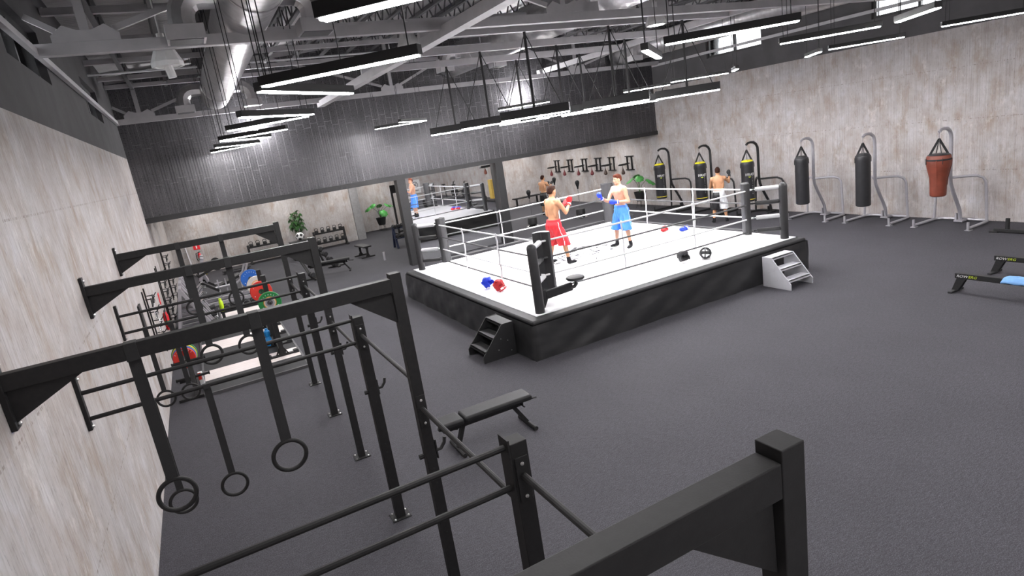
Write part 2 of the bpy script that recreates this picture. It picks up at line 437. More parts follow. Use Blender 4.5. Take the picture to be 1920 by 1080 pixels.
# ------------------------------------------------------------------ roof steel
def truss(y, where):
    t = thing('roof_truss', 'pale grey steel roof truss with gusset plates, ' + where, 'roof truss', (0, y, 0), 0, 'steel roof trusses')
    MB().b2((.02, -.07, 5.525), (XR-.02, .07, 5.66)).build('bottom_chord', 'steel', t, smooth=0)
    MB().bar((.02, 0, EAVE-.17), (XR/2, 0, RIDGE-.17), .10, .12).bar((XR/2, 0, RIDGE-.17), (XR-.02, 0, EAVE-.17), .10, .12).build('top_chord', 'steel', t, smooth=0)
    for x in (.6, 7.55, 14.5):
        MB().b2((x-.05, -.04, 5.66), (x+.05, .04, roof_z(x)-.25)).build('upright', 'steel', t, smooth=0)
        g = [(x-.36,-.08,5.66),(x+.36,-.08,5.66),(x+.36,-.08,5.74),(x+.22,-.08,5.85),(x+.08,-.08,5.79),(x-.08,-.08,5.79),(x-.22,-.08,5.85),(x-.36,-.08,5.74)]
        MB().prism(g, (0, .02, 0)).build('gusset_plate', 'steel', t, smooth=0)
        for s in (-1, 1):
            xe = x+s*3.4
            if xe < 0:
                MB().bar((x-.3, 0, 5.80), (.03, 0, 5.98), .06, .07).build('diagonal', 'steel', t, smooth=0)
            else:
                xe = min(xe, XR-.1)
                MB().bar((x+s*.3, 0, 5.80), (xe, 0, roof_z(xe)-.24), .06, .07).build('diagonal', 'steel', t, smooth=0)
    return t
truss(9.4, 'the nearer one spanning mid room'); truss(19.3, 'the far one close to the dark cladding'); 
def beam(p, q, w, h, label, cat='beam', name='roof_beam', group=None, m='steel'):
    c = (V(p)+V(q))/2
    o = MB().bar(V(p)-c, V(q)-c, w, h).build(name, m, smooth=0, loc=c); return tag(o, label, cat, group)
G = 'long roof ties'
beam((.045, YF, 5.58), (.045, 19.6, 5.58), .06, .085, 'pale steel tie running the length of the left wall below the dark windows', 'beam', 'roof_tie', G)
beam((5.35, YF, 5.50), (5.35, 19.6, 5.50), .20, .16, 'wide pale steel tie running diagonally through the top middle of the picture', 'beam', 'roof_tie', G)
beam((XR-.045, YF, 5.52), (XR-.045, 19.6, 5.52), .06, .085, 'pale steel tie running along the right wall across the bright windows', 'beam', 'roof_tie', G)
beam((13.1, YF, 5.735), (13.1, 19.6, 5.735), .12, .15, 'pale steel tie over the right side of the ring holding the lamp beams', 'beam', 'roof_tie', G)
G = 'high cross beams'
for i, y in enumerate((11.2, 13.3, 15.4, 17.65, 19.05)):
    beam((.01, y, 6.44), (9.15, y, 6.44), .09, .10, 'pale cross beam high above the duct, %s from the camera' % ORD[i], 'beam', 'cross_beam', G)
G = 'beams carrying the ring lamps'
for i, y in enumerate((10.88, 12.92, 14.92)):
    beam((5.46, y, 5.735), (13.04, y, 5.735), .12, .15, 'pale steel beam carrying ring lamps on black rods, the %s' % ('nearest','middle','farthest')[i] + ' of three', 'beam', 'lamp_beam', G)
p = thing('sprinkler_pipe', 'thin white sprinkler pipe crossing the roof with small drop heads', 'pipe', (0, 15.38, 6.20))
for xa, xb in ((.02, 2.05), (2.87, 9.2)): MB().tube([(xa, 0, 0), (xb, 0, 0)], .022, 8).build('pipe_run', 'white', p)
for x in (1.3, 4.2, 6.4, 8.9): MB().tube([(x, 0, .0), (x, 0, .16)], .015, 6).build('drop_head', 'white', p)
MB().tube([(8.2, 0, -.3), (8.2, 0, 0)], .07, 12).build('canister', 'white', p)
# open web joists
def joist():
    t = thing('bar_joist', 'dark open web steel joist under the roof deck, leftmost beside the left wall', 'joist', (.6, 0, 0), 0, 'open web joists')
    y0, y1 = YF+.05, 19.62
    MB().b2((-.05, y0, -.06), (.05, y1, 0)).b2((-.04, y0, -.46), (.04, y1, -.41)).build('chords', 'dsteel', t, smooth=0)
    w = MB(); y = y0+.1; n = 0
    while y+.32 < y1:
        a = (0, y, -.44 if n % 2 else -.03); c = (0, y+.32, -.03 if n % 2 else -.44)
        w.bar(a, c, .028, .028); y += .32; n += 1
    w.build('zigzag_web', 'dsteel', t, smooth=0)
    return t
J = joist(); J.location = (.6, 0, roof_z(.6)-.01)
i = 1; x = 1.4
while x < XR-.3:
    dup(J, (x, 0, roof_z(x)-.01), label='dark open web steel joist under the roof deck, number %d counted from the left wall' % (i+1)); x += .82; i += 1
# ducts with elbows and diffusers
def duct(x, z, r, y0, y1, label, branches):
    t = thing('air_duct', label, 'duct', (x, 0, z), 0, 'spiral air ducts')
    MB().tube([(0, y0, 0), (0, y1, 0)], r, 28).build('spiral_tube', 'duct', t)
    for y in branches[0]: MB().torus((0, y-.9, 0), r+.004, .012, 'y', 28, 6).build('joint_ring', 'duct', t)
    for y in branches[0]:
        for s in branches[1]:
            e = MB().tube([(s*r*.8, y, .05)]+[V((s*(r+.18), y, -.20))+V((s*.25*math.sin(a), 0, .25*math.cos(a))) for a in [math.radians(d) for d in (0, 22, 45, 68, 90)]]+[(s*(r+.43), y, -.34)], .155, 8)
            e.build('elbow', 'duct', t, smooth=20)
            bx = s*(r+.43)
            d = MB().b2((bx-.22, y-.20, -.47), (bx+.22, y+.20, -.30)).build('diffuser_box', 'steel', t, smooth=0)
            MB().b2((bx-.19, y-.17, -.476), (bx+.19, y+.17, -.469)).build('grille', 'grille', d, smooth=0)
    return t
duct(2.47, 5.99, .37, YF+.1, 18.9, 'large spiral duct at the left, ending short of the dark cladding', ((9.0, 17.9), (-1, 1)))
duct(9.75, 6.34, .46, YF+.1, 19.55, 'wide spiral duct above the boxing ring', ((10.6, 17.9), (-1, 1)))
duct(16.6, 6.05, .375, YF+.1, 19.55, 'long spiral duct near the right wall', ((9.0, 17.6), (-1,)))
# high bay lamps / hanging horn shaped units
def highbay(loc, label, m):
    t = thing('high_bay_lamp', label, 'ceiling lamp', loc, 0, 'funnel shaped ceiling lamps')
    MB().tube([(0,0,.30), (0,0,(roof_z(loc[0]) if abs(loc[0]-9.75) > .5 else 5.89)-loc[2]-.02)], .012, 6).tube([(0,0,.22),(0,0,.36)], .05, 10).build('stem', 'whitep', t)
    MB().lathe([(.07,.24),(.10,.22),(.20,.0),(.20,-.06),(.17,-.06),(.17,-.02),(0,-.02)], n=8).build('hood', 'whitep', t, smooth=20)
    MB().lathe([(0,-.03),(.165,-.03),(.165,-.045),(0,-.05)], n=8).build('lens', m, t, smooth=20)
    if m != 'emit3': MB().tube([(.0,0,-.05),(.02,0,-.20)], .055, 10).build('nozzle', 'whitep', t)
    return t
highbay((1.40, 9.75, 5.42), 'unlit white funnel shaped unit hanging left of the big duct', 'whitep')
highbay((5.0, 10.2, 5.47), 'white funnel shaped lamp beside the wide diagonal tie', 'whitep')
highbay((9.95, 9.8, 5.48), 'lit white funnel shaped lamp above the boxing ring front', 'emit3')

# ------------------------------------------------------------------ linear pendants
def pendant(p, q, z, label, group='zigzag linear pendants', em='emit', h=.09, w=.09):
    p = V((p[0], p[1], z)); q = V((q[0], q[1], z)); c = (p+q)/2; d = q-p; L = d.length; a = math.atan2(d.y, d.x)
    t = thing('linear_pendant', label, 'pendant lamp', c, a, group)
    MB().b2((-L/2, -w/2, .012), (L/2, w/2, h)).build('housing', 'black', t, bevel=.004, smooth=0)
    MB().b2((-L/2+.02, -w/2+.010, 0), (L/2-.02, w/2-.010, .012)).build('diffuser', em, t, smooth=0)
    for s in (-1, 1):
        for e in ((.0, .06) if s < 0 else (.03,)):
            x = s*(L/2-.06-e); wx = c.x+x*math.cos(a); top = roof_z(wx)-.02
            if abs(wx-9.75) < .47: top = 6.34-.455*math.sqrt(1-((wx-9.75)/.47)**2)
            MB().tube([(x, 0, h), (x, 0, top-z)], .0055, 5).build('cable', 'black', t)
    return t
ZP = 4.5
RUN = [
 ('left run over the rigs', [((2.0,3.3),(3.05,2.25)), ((1.98,5.70),(3.04,4.69)), ((1.98,6.01),(3.07,7.05)), ((2.0,8.48),(3.07,9.40)), ((1.99,10.74),(3.05,9.66)),
   ((2.0,13.28),(3.11,12.24)), ((2.02,13.55),(3.05,14.30)), ((2.02,16.04),(3.06,16.60)), ((2.04,18.68),(2.98,17.1))]),
 ('second run from the left', [((6.18,5.47),(7.23,4.56)), ((6.16,5.77),(7.28,6.80)), ((6.40,17.95),(7.47,16.80)), ((6.38,15.57),(7.50,16.68))]),
 ('third run from the left', [((9.45,6.62),(10.42,5.68)), ((10.33,5.41),(9.55,4.46)), ((9.73,16.53),(10.72,15.25))]),
 ('rightmost run', [((13.56,6.56),(14.50,5.66)), ((13.44,8.65),(14.48,7.72)), ((13.6,8.95),(14.58,10.02)), ((14.2,11.85),(13.52,11.10)), ((13.44,13.35),(14.64,12.40)), ((13.6,15.6),(14.58,14.6))]),
 ('run unseen behind the viewpoint', [((2.0,-.6),(3.05,-1.6)), ((6.2,1.7),(7.2,.7)), ((6.2,-2.2),(7.2,-1.2)), ((9.5,-1.9),(10.5,-2.9)), ((9.5,1.9),(10.5,2.9)), ((13.5,1.5),(14.5,2.5)), ((13.5,-1.6),(14.5,-2.6)), ((16.6,3.5),(17.5,2.5)), ((13.2,-3.2),(14.2,-4.0)), ((16.4,-2.2),(17.3,-3.2))]),  # runs carried on unseen; more pendants added to light near floor and mirrored wall
]
for nm, segs in RUN:
    for i, (p, q) in enumerate(segs):
        pendant(p, q, ZP, 'black linear pendant with glowing white underside, %s in the %s' % (ORD[i], nm), em='emitr' if nm.startswith('right') else 'emitb' if nm.startswith('run') else 'emit')
# nine ring lamps on rods
ZR = 4.06; n = 0
for i, y in enumerate((10.88, 12.92, 14.92)):
    for j, x in enumerate((7.62, 9.63, 11.66)):
        d = .72/math.sqrt(2)
        a = math.atan2(-1, 1); L = 1.42; h = .19; w = .15
        t = thing('ring_lamp', 'black box lamp on a rod over the ring, %s row, %s' % (('nearest','middle','farthest')[i], ('left','centre','right')[j]), 'ring lamp', (x, y, ZR), a, 'lamps over the boxing ring')
        MB().b2((-L/2, -w/2, .02), (L/2, w/2, h)).build('housing', 'black', t, bevel=.01, smooth=0)
        MB().b2((-L/2+.02, -w/2+.015, 0), (L/2-.02, w/2-.015, .02)).build('diffuser', 'emit2', t, smooth=0)
        MB().tube([(0,0,h), (0,0,5.66-ZR)], .028, 10).build('rod', 'black', t)
        for s in (-1, 1): MB().tube([(s*.55,0,h-.005), (s*.01,0,5.62-ZR)], .010, 5).build('stay_wire', 'black', t)
# a downlight under the low soffit, and hidden panels added to brighten the back
t = thing('downlight', 'tiny lit downlight just behind the lower edge of the dark cladding', 'downlight', (5.95, 20.35, ZS+.02))
MB().lathe([(.05,0),(.07,0),(.07,-.05),(.05,-.05)], n=16).build('bezel', 'whitep', t); MB().lathe([(0,-.06),(.05,-.055),(.05,-.02),(0,-.02)], n=16).build('lens', 'emit3', t)
for j, y in enumerate((22.2, 25.4, 28.0)):
    for i, x in enumerate((1.6, 4.6, 7.4, 12.4, 15.0, 17.0)):
        t = thing('added_panel_lamp', 'added flat square lamp panel in the low soffit, %s from the left wall, %s row' % (ORD[i], ('front','middle','back')[j]), 'ceiling lamp', (x, y, ZS+.02), 0, 'added soffit lamp panels')
        MB().b2((-.62,-.62,-.03),(.62,.62,0)).build('frame', 'whitep', t, smooth=0); MB().b2((-.58,-.58,-.034),(.58,.58,-.03)).build('diffuser', 'emit4', t, smooth=0)
for x, z, l in ((12.27, 4.92, 'small added floodlight making glare on the dark cladding behind the ring lamps'), (3.35, 4.93, 'small added floodlight making glare on the dark cladding behind the left pendants')):  # bulbs added to throw the glare on the cladding, no fixture visible there
    t = thing('added_washer', l, 'floodlight', (x, YFAS, z), 0, 'added floodlights on the cladding')
    MB().tube([(0,0,-.0),(0,-.30,0),(0,-.36,.03)], .012, 6).build('arm', 'black', t)
    MB().ell((0,-.38,.06), (.055,.055,.055), 12, 8).build('bulb', 'emit5', t)
t = thing('added_panel_lamp', 'added flat square lamp panel in the recess ceiling above the pot plant', 'ceiling lamp', (9.6, 30.3, ZS+.02), 0, 'added soffit lamp panels')  # extra hidden panel added to brighten the recess walls
MB().b2((-.62,-.62,-.03),(.62,.62,0)).build('frame', 'whitep', t, smooth=0); MB().b2((-.58,-.58,-.034),(.58,.58,-.03)).build('diffuser', 'emit4', t, smooth=0)
# ------------------------------------------------------------------ pull-up rig along the left wall
rig = thing('pull_up_rig', 'black steel pull-up rig of tall and low frames bolted along the left concrete wall', 'pull-up rig', (2.388, 0, 0))
YT = [.985, 4.32, 7.67, 11.03]; YL = [2.65, 6.0, 9.36]
def foot(y):
    f = MB().b2((-.10, y-.09, 0), (.10, y+.09, .012)).build('base_plate', 'rig', rig, smooth=0)
    for sx in (-.075, .075):
        for sy in (-.065, .065): MB().lathe([(.012,.012),(.012,.02),(.006,.026),(0,.028)], (sx, y+sy, 0), 8).build('bolt', 'bolt', f)
for y in YT:
    MB().b2((-.042, y-.042, 0), (.042, y+.042, 2.975)).build('post', 'rig', rig, bevel=.003, smooth=0)
    foot(y)
    MB().b2((-2.36, y-.040, 2.84), (-.042, y+.040, 2.94)).build('beam', 'rig', rig, bevel=.003, smooth=0)
    MB().prism([(-.05, y-.012, 2.84), (-.36, y-.012, 2.84), (-.042, y-.012, 2.60)], (0, .024, 0)).build('gusset', 'rig', rig, smooth=0)
    MB().prism([(-2.355, y-.012, 2.84), (-1.97, y-.012, 2.84), (-2.355, y-.012, 2.64)], (0, .024, 0)).build('gusset', 'rig', rig, smooth=0)
    wp = MB().b2((-2.387, y-.05, 2.60), (-2.355, y+.05, 3.04)).build('wall_plate', 'rig', rig, bevel=.004, smooth=0)
    for z in (2.63, 3.0): MB().ell((-2.350, y, z), (.014, .014, .014), 8, 5).build('bolt', 'bolt', wp)
    for z in (.55, .75, .95, 1.15, 1.35, 1.75): pass
for y in YL:
    MB().b2((-.05, y-.05, 0), (.05, y+.05, 2.30)).build('post', 'rig', rig, bevel=.004, smooth=0)
    foot(y)
    for z in (2.27, 2.035): MB().tube([(-2.38, y, z), (-.05, y, z)], .0185, 10).build('pull_up_bar', 'rig', rig)
    MB().prism([(-.052, y-.055, 1.98), (-.052, y+.055, 1.98), (-.052, y+.055, 2.33), (-.052, y-.055, 2.33)], (-.01, 0, 0)).build('end_plate', 'rig', rig, smooth=0)
    wp = MB().b2((-2.387, y-.035, 1.94), (-2.355, y+.035, 2.42)).build('wall_plate', 'rig', rig, bevel=.004, smooth=0)
    for z in (1.965, 2.395): MB().ell((-2.350, y, z), (.014, .014, .014), 8, 5).build('bolt', 'bolt', wp)
ys = sorted(YT+YL)
for i in range(len(ys)-1):
    z = 2.11 if i % 2 == 0 else 1.90
    MB().tube([(0, ys[i]+.05, z), (0, ys[i+1]-.05, z)], .0185, 10).build('side_bar', 'rig', rig)
    for y, s in ((ys[i]+.052, 1), (ys[i+1]-.052, -1)):
        pl_ = MB().box((0, y, z-.02), (.075, .012, .26)).build('joint_plate', 'rig', rig, bevel=.003, smooth=0)
        for dz in (-.13+.03, .09): MB().ell((0, y+s*.008, z-.02+dz-.0), (.011, .008, .011), 8, 5).build('bolt', 'bolt', pl_)
for y in ys:
    for z in (1.38, 1.25, .9, .8):
        MB().cyl((0, y-.0506, z), (0, y-.049, z), .008, 8).build('hole', 'black', rig)
for y in YT[1:]+YL[1:]:
    h = MB().tube([(.045, y, 1.50), (.10, y, 1.50), (.135, y, 1.54), (.145, y, 1.585)], .014, 6).build('bar_hook', 'rig', rig)
    MB().b2((.05, y-.03, 1.44), (.062, y+.03, 1.60)).build('hook_plate', 'rig', h, smooth=0)
    MB().tube([(-.05, y, 1.49), (-.085, y, 1.49)], .022, 8).build('lock_pin', 'rig', rig)
# gymnastic rings on straps
def gymring(x, y, ztop, zc, label, w=.072, R=.113):
    t = thing('gymnastic_ring', label, 'gymnastic ring', (x, y, zc), 0, 'gymnastic rings on straps')
    MB().b2((-w/2, -.044 if ztop > 2.5 else -.022, ztop-zc-(.11 if ztop > 2.5 else .045)), (w/2, .044 if ztop > 2.5 else .022, ztop-zc+.004)).build('strap_loop', 'strap', t, bevel=.003, smooth=0)
    MB().b2((-w/2, -.004, R-.014), (w/2, .004, ztop-zc-.02)).build('strap', 'strap', t, smooth=0)
    MB().torus((0,0,0), R-.003, .0155, 'y', 40, 10).build('hoop', 'rig', t)
gymring(.68, 4.32, 2.94, 1.875, 'black gym ring on the nearest tall frame, left one beside the wall')
gymring(1.40, 4.32, 2.94, 1.875, 'black gym ring on the nearest tall frame, right one over open floor')
gymring(.50, 6.0, 2.05, 1.03, 'low black gym ring seen through the nearest left ring', .06)
gymring(.94, 6.0, 2.05, 1.02, 'low black gym ring between the two nearest rings', .06)
gymring(1.01, 7.67, 2.94, 1.88, 'black gym ring of the middle tall frame, left, over the wooden platform')
gymring(1.42, 7.67, 2.94, 1.88, 'black gym ring of the middle tall frame, right, over the wooden platform')
gymring(.27, 9.36, 2.05, 1.01, 'far low black gym ring almost touching the left wall', .06)
gymring(.58, 9.36, 2.05, 1.01, 'far low black gym ring in front of the plate tree', .06)
gymring(.86, 11.03, 2.94, 1.86, 'black gym ring of the farthest tall frame, left, before the silver machines')
gymring(1.50, 11.03, 2.94, 1.86, 'black gym ring of the farthest tall frame, right, beside the white plate')

# ------------------------------------------------------------------ boxing ring
X0, X1, Y0, Y1, ZC = 5.79, 12.77, 8.79, 15.62, .70
ring = thing('boxing_ring', 'raised boxing ring with white canvas, black skirt and white and grey ropes', 'boxing ring', (0,0,0))
# skirt: four draped sheets with folds
def skirt():
    b = MB(); N = 150; mz = 9
    per = []
    cs = [(X0,Y0),(X1,Y0),(X1,Y1),(X0,Y1)]
    for e in range(4):
        a, c = V(cs[e]), V(cs[(e+1)%4]); L = (c-a).length; nn = int(L/.07); d = (c-a)/L; nr = V((d.y, -d.x))
        for i in range(nn):
            per.append((a+d*(L*i/nn), nr, e, i/nn, L))
    rows = []
    for r in range(mz+1):
        z = .62*(1-r/mz); row = []
        for p, nr, e, f, L in per:
            s = f*L; fl = r/mz
            k = 1 if .03 < f < .97 else .4
            off = .02+.06*fl*(1 if e in (0,3) else .3)*.7 + k*fl*(.008*math.sin(s*5.3+2.6*fl+e)+.006*math.sin(s*11.7-3*fl)+.006*math.sin(s*2.1+5*fl))+.012*k*math.sin(s*7+6*fl)*math.sin(PI*fl)
            if f == 0:
                pe = V((0,0)); prev = V(((1,0),(0,1),(-1,0),(0,-1))[e-1]); nr2 = (nr + V((prev.y, -prev.x))); q = p+nr2*off
            else: q = p+nr*off
            row.append(b.bm.verts.new((q.x, q.y, z)))
        rows.append(row)
    n = len(per)
    for r in range(mz):
        for i in range(n): b.face((rows[r][i], rows[r+1][i], rows[r+1][(i+1)%n], rows[r][(i+1)%n]))
    return b
skirt().build('skirt', 'skirt', ring, smooth=180)
MB().b2((X0+.03, Y0+.03, .03), (X1-.03, Y1-.03, .66)).build('frame', 'black', ring, smooth=0)
ap = MB().b2((X0, Y0, .60), (X1, Y1, ZC-.012))
ap.build('edge_padding', 'edge', ring, bevel=.035)
MB().b2((X0+.20, Y0+.21, ZC-.02), (X1-.06, Y1-.06, ZC)).build('canvas', 'canvas', ring, smooth=0)
MB().b2((X1-.06, Y0+.18, ZC-.02), (X1-.03, Y1-.03, ZC+.001)).build('canvas_edge', 'edge', ring, smooth=0)
# printed logo
lx = 9.37
lg = text('canvas_lettering', 'EVERLAST', .98, 'print', ring, (lx, 12.42, ZC+.001), (0,0,0), .455, .0008, 0, spacing=1.06)
text('canvas_lettering', 'BOXING', .26, 'print', ring, (9.31, 11.70, ZC+.001), (0,0,0), .80, .0008, 0, spacing=1.5)
b = MB()
b.b2((8.30, 11.60, ZC), (8.80, 11.63, ZC+.0018)).b2((9.84, 11.60, ZC), (10.42, 11.63, ZC+.0018))
def dia(cx, cy, w, h, t):
    o = [(cx-w,cy-h*.4),(cx,cy+h),(cx+w,cy-h*.4)]; i_ = [(cx+w-t*3,cy-h*.4),(cx,cy+h-t),(cx-w+t*3,cy-h*.4)]
    b.prism([(x,y,ZC) for x,y in o+i_], (0,0,.0018))
dia(9.75, 13.02, .62, .36, .10); dia(9.75, 13.02, .36, .20, .09)
b.build('canvas_emblem', 'print', ring, smooth=0)
PX = (6.15, 12.50); PY = (9.12, 15.29)
ins = .53
LEVELS = (1.85, 1.54, 1.22, .93)
def corner(i, j):
    x, y = PX[i], PY[j]; sx = 1 if i == 0 else -1; sy = 1 if j == 0 else -1
    MB().tube([(x,y,ZC),(x,y,1.86),(x,y,1.90),(x,y,1.93),(x,y,1.945)], [.088,.088,.080,.055,.02], 20).build('corner_post', 'pad', ring)
    px, py = x+sx*ins, y+sy*ins
    d = V((sx, sy, 0)).normalized(); ang = math.atan2(sy, sx); Rz = Matrix.Rotation(ang, 3, 'Z')
    pd = MB()
    sec = [(-.015,0),(-.055,.075),(-.075,.150),(-.01,.172),(.055,.150),(.10,.085),(.115,0),(.10,-.085),(.055,-.150),(-.01,-.172),(-.075,-.150),(-.055,-.075)]
    sec = [Rz @ V((a, c, 0)) for a, c in sec]
    pd.prism([(px+q.x, py+q.y, ZC+.17) for q in sec], (0, 0, 1.14))
    pd.build('corner_cushion', 'pad', ring, bevel=.012, smooth=40)
    for k, z in enumerate(LEVELS):
        m = 'white' if k % 2 == 0 else 'pad'
        a = V((x,y,z))+d*.08; e = V((x+sx*.40, y+sy*.40, z)); h = V((x+sx*.44, y+sy*.44, z))
        MB().tube([a, a+(e-a)*.03, a+(e-a)*.97, e], [.036,.047,.047,.036], 14).build('turnbuckle_sleeve', m, ring)
        MB().tube([e, h], .013, 8).ell(h, (.026,.026,.022), 10, 6).build('hook', 'black' if k % 2 else 'chrome', ring)
for i in (0,1):
    for j in (0,1): corner(i, j)
def wing(i, j, along):
    x, y = PX[i], PY[j]; sx = 1 if i == 0 else -1; sy = 1 if j == 0 else -1
    return (x+sx*.44, y+sy*.44)
def ropeline(a, c, front):
    for k, z in enumerate(LEVELS):
        sag = .012
        pts = [(a[0]+(c[0]-a[0])*t, a[1]+(c[1]-a[1])*t, z-sag*4*t*(1-t)) for t in [q/10 for q in range(11)]]
        MB().tube(pts, .0175, 8).build('rope', 'rope_w' if k % 2 == 0 else 'rope_g', ring)
    for t in (.34, .68):
        x, y = a[0]+(c[0]-a[0])*t, a[1]+(c[1]-a[1])*t
        dx, dy = (c[0]-a[0]), (c[1]-a[1]); L = math.hypot(dx, dy); nx, ny = -dy/L, dx/L
        pts = []
        for k, z in enumerate((1.87, 1.85, 1.70, 1.54, 1.51, 1.37, 1.22, 1.19, 1.06, .93, .90)):
            s = .022 if z in LEVELS else .006
            pts.append((x+nx*s, y+ny*s, z))
        MB().tube(pts, [(.013,.019)]*len(pts), 6).build('rope_tie', 'white', ring)
ropeline(wing(0,0,'x'), wing(1,0,'x'), 1); ropeline(wing(0,1,'x'), wing(1,1,'x'), 0)
ropeline(wing(0,0,'y'), wing(0,1,'y'), 0); ropeline(wing(1,0,'y'), wing(1,1,'y'), 0)

# corner swing stools
def stool(loc, rz, label):
    t = thing('corner_stool', label, 'stool', loc, rz, 'swing stools of the ring corners')
    MB().b2((-.0, -.03, -.16), (.03, .03, .16)).prism([(.03,-.02,.10),(.12,-.02,.06),(.12,-.02,-.08),(.03,-.02,-.22)], (0,.04,0)).build('bracket', 'black', t, smooth=0)
    MB().b2((.08, -.03, -.08), (.72, .03, .08)).build('padded_arm', 'leather', t, bevel=.02)
    MB().tube([(.66,0,-.02),(.78,0,-.02),(.84,0,.03)], .035, 10).tube([(.82,0,0),(.82,0,.10)], .028, 10).build('pivot', 'black', t)
    MB().lathe([(0,.10),(.15,.10),(.175,.125),(.165,.155),(.13,.168),(0,.160)], (.82,0,0), 24).build('seat', 'leather', t)
stool((6.22, 9.12, ZC+.28), math.radians(8), 'round black corner stool on a padded arm at the nearest ring post')
stool((12.50, 15.20, ZC+.16), math.radians(-100), 'small dark corner stool at the far right ring post beside the blue gloves')

# steps
def steps(loc, rz, m, label):
    t = thing('ring_steps', label, 'steps', loc, rz, 'ring steps')
    W = .67; H = .62; D = .66
    for s in (-1, 1):
        y = s*(W/2-.0125)
        MB().prism([(0,y-.0125,0),(D,y-.0125,0),(D,y-.0125,.12),(.22,y-.0125,H),(0,y-.0125,H)], (0,.025,0)).build('side_panel', m, t, smooth=0)
    for x0, x1, z in ((0,.225,H-.005),(.20,.42,.405),(.40,.62,.20)):
        MB().b2((x0, -W/2+.024, z-.025), (x1, W/2-.024, z)).b2((x1-.02, -W/2+.024, z-.055), (x1, W/2-.024, z)).build('tread', m, t, bevel=.004, smooth=0)
    for s in (-1, 1):
        for x, z in ((.15,.3),(.28,.36),(.1,.1),(.35,.17)):
            MB().ell((x, s*W/2, z), (.008,.004,.008), 6, 4).build('screw', 'bolt' if m != 'stepgrey' else 'silver', t)
    return t
steps((5.70, 9.70, 0), PI, 'black', 'black three tread steps at the left side of the ring')
steps((11.53, 8.63, 0), -PI/2, 'stepgrey', 'pale grey three tread steps at the front of the ring')

# headguards
def headguard(loc, rot, m, label, grill=True, big=1.0):
    t = thing('headguard', label, 'headguard', loc, 0, 'headguards lying on the canvas')
    t.rotation_euler = rot
    b = MB()
    # half shell open towards +x with crown bands
    R0 = .112*big
    for a0 in (-1, 1):
        pts = [(R0*.75*math.cos(math.radians(d)), a0*R0*.92*math.sin(math.radians(d)) , .02) for d in range(35, 181, 16)]
        b.tube(pts, [(.016,.085)]*len(pts), 10)
    b.tube([(R0*math.cos(math.radians(d)), 0, R0*.95*math.sin(math.radians(d))+.02) for d in range(0, 181, 18)], [(.036,.014)]*11, 10)
    b.tube([(-.01, R0*.95*math.cos(math.radians(d)), R0*.95*math.sin(math.radians(d))+.02) for d in range(0, 181, 18)], [(.030,.014)]*11, 10)
    b.tube([(R0*.98*math.cos(math.radians(d)), R0*.95*math.sin(math.radians(d)), .075) for d in range(0, 360, 18)], [(.014,.036)]*20, 10, closed=True)
    b.build('shell', m, t)
    if grill:
        b = MB().tube([(R0*1.08*math.cos(math.radians(d)), R0*.9*math.sin(math.radians(d)), .0) for d in range(-60, 61, 20)], .011, 8)
        b.tube([(R0*1.10, 0, .07), (R0*1.15, 0, .0), (R0*1.02, 0, -.08)], .011, 8).tube([(R0*1.08*math.cos(math.radians(d)), R0*.9*math.sin(math.radians(d)), -.08) for d in range(-70, 71, 20)], .015, 8)
        b.build('face_bars', m, t)
    else:
        for s in (-1, 1): MB().ell((R0*.55, s*R0*.75, -.03), (.04, .022, .055), 10, 6).build('cheek_pad', m, t)
    return t
headguard((6.35, 11.63, ZC+.115), (.2, -.5, -1.2), 'blue', 'blue headguard lying on the white canvas beside the red one', False, 1.02)
headguard((6.40, 11.18, ZC+.110), (.3, -.3, -1.4), 'red', 'red headguard with face bars lying on the white canvas', True)
headguard((9.88, 9.48, ZC+.115), (.1, -.45, -1.9), 'bag', 'closed black headguard lying left at the front ropes', False, 1.0)
headguard((10.36, 9.36, ZC+.11), (1.2, .1, -.7), 'pad', 'open charcoal headguard on its side, right at the front ropes', True)
# gloves on the canvas
def glove_mesh(m, parent, R=None, loc=None, name='mitt'):
    o = MB().ell((.05,0,0), (.085,.062,.055), 14, 9).ell((.02,.055,.01), (.06,.026,.028), 10, 7, Matrix.Rotation(.25,3,'Z')).tube([(-.03,0,0),(-.12,0,0)], [(.048,.042),(.042,.038)], 12).build(name, m, parent)
    return o
def glovepair(loc, rz, m, label):
    t = thing('boxing_gloves', label, 'boxing gloves', loc, rz, 'gloves lying on the canvas')
    a = glove_mesh(m, t); a.location = (.10, .03, .055); a.rotation_euler = (.2, 0, .5)
    c = glove_mesh(m, t); c.location = (-.12, -.03, .055); c.rotation_euler = (-.3, 0, 2.7)
    for o in (a, c):
        MB().tube([(-.085,0,0),(-.122,0,0)], [(.0445,.041),(.043,.039)], 12).build('cuff', 'white', o)
glovepair((12.18, 12.62, ZC), .5, 'red', 'pair of red boxing gloves lying at the right edge of the canvas')
glovepair((12.42, 12.10, ZC), .2, 'blue', 'pair of blue boxing gloves lying at the right edge of the canvas')

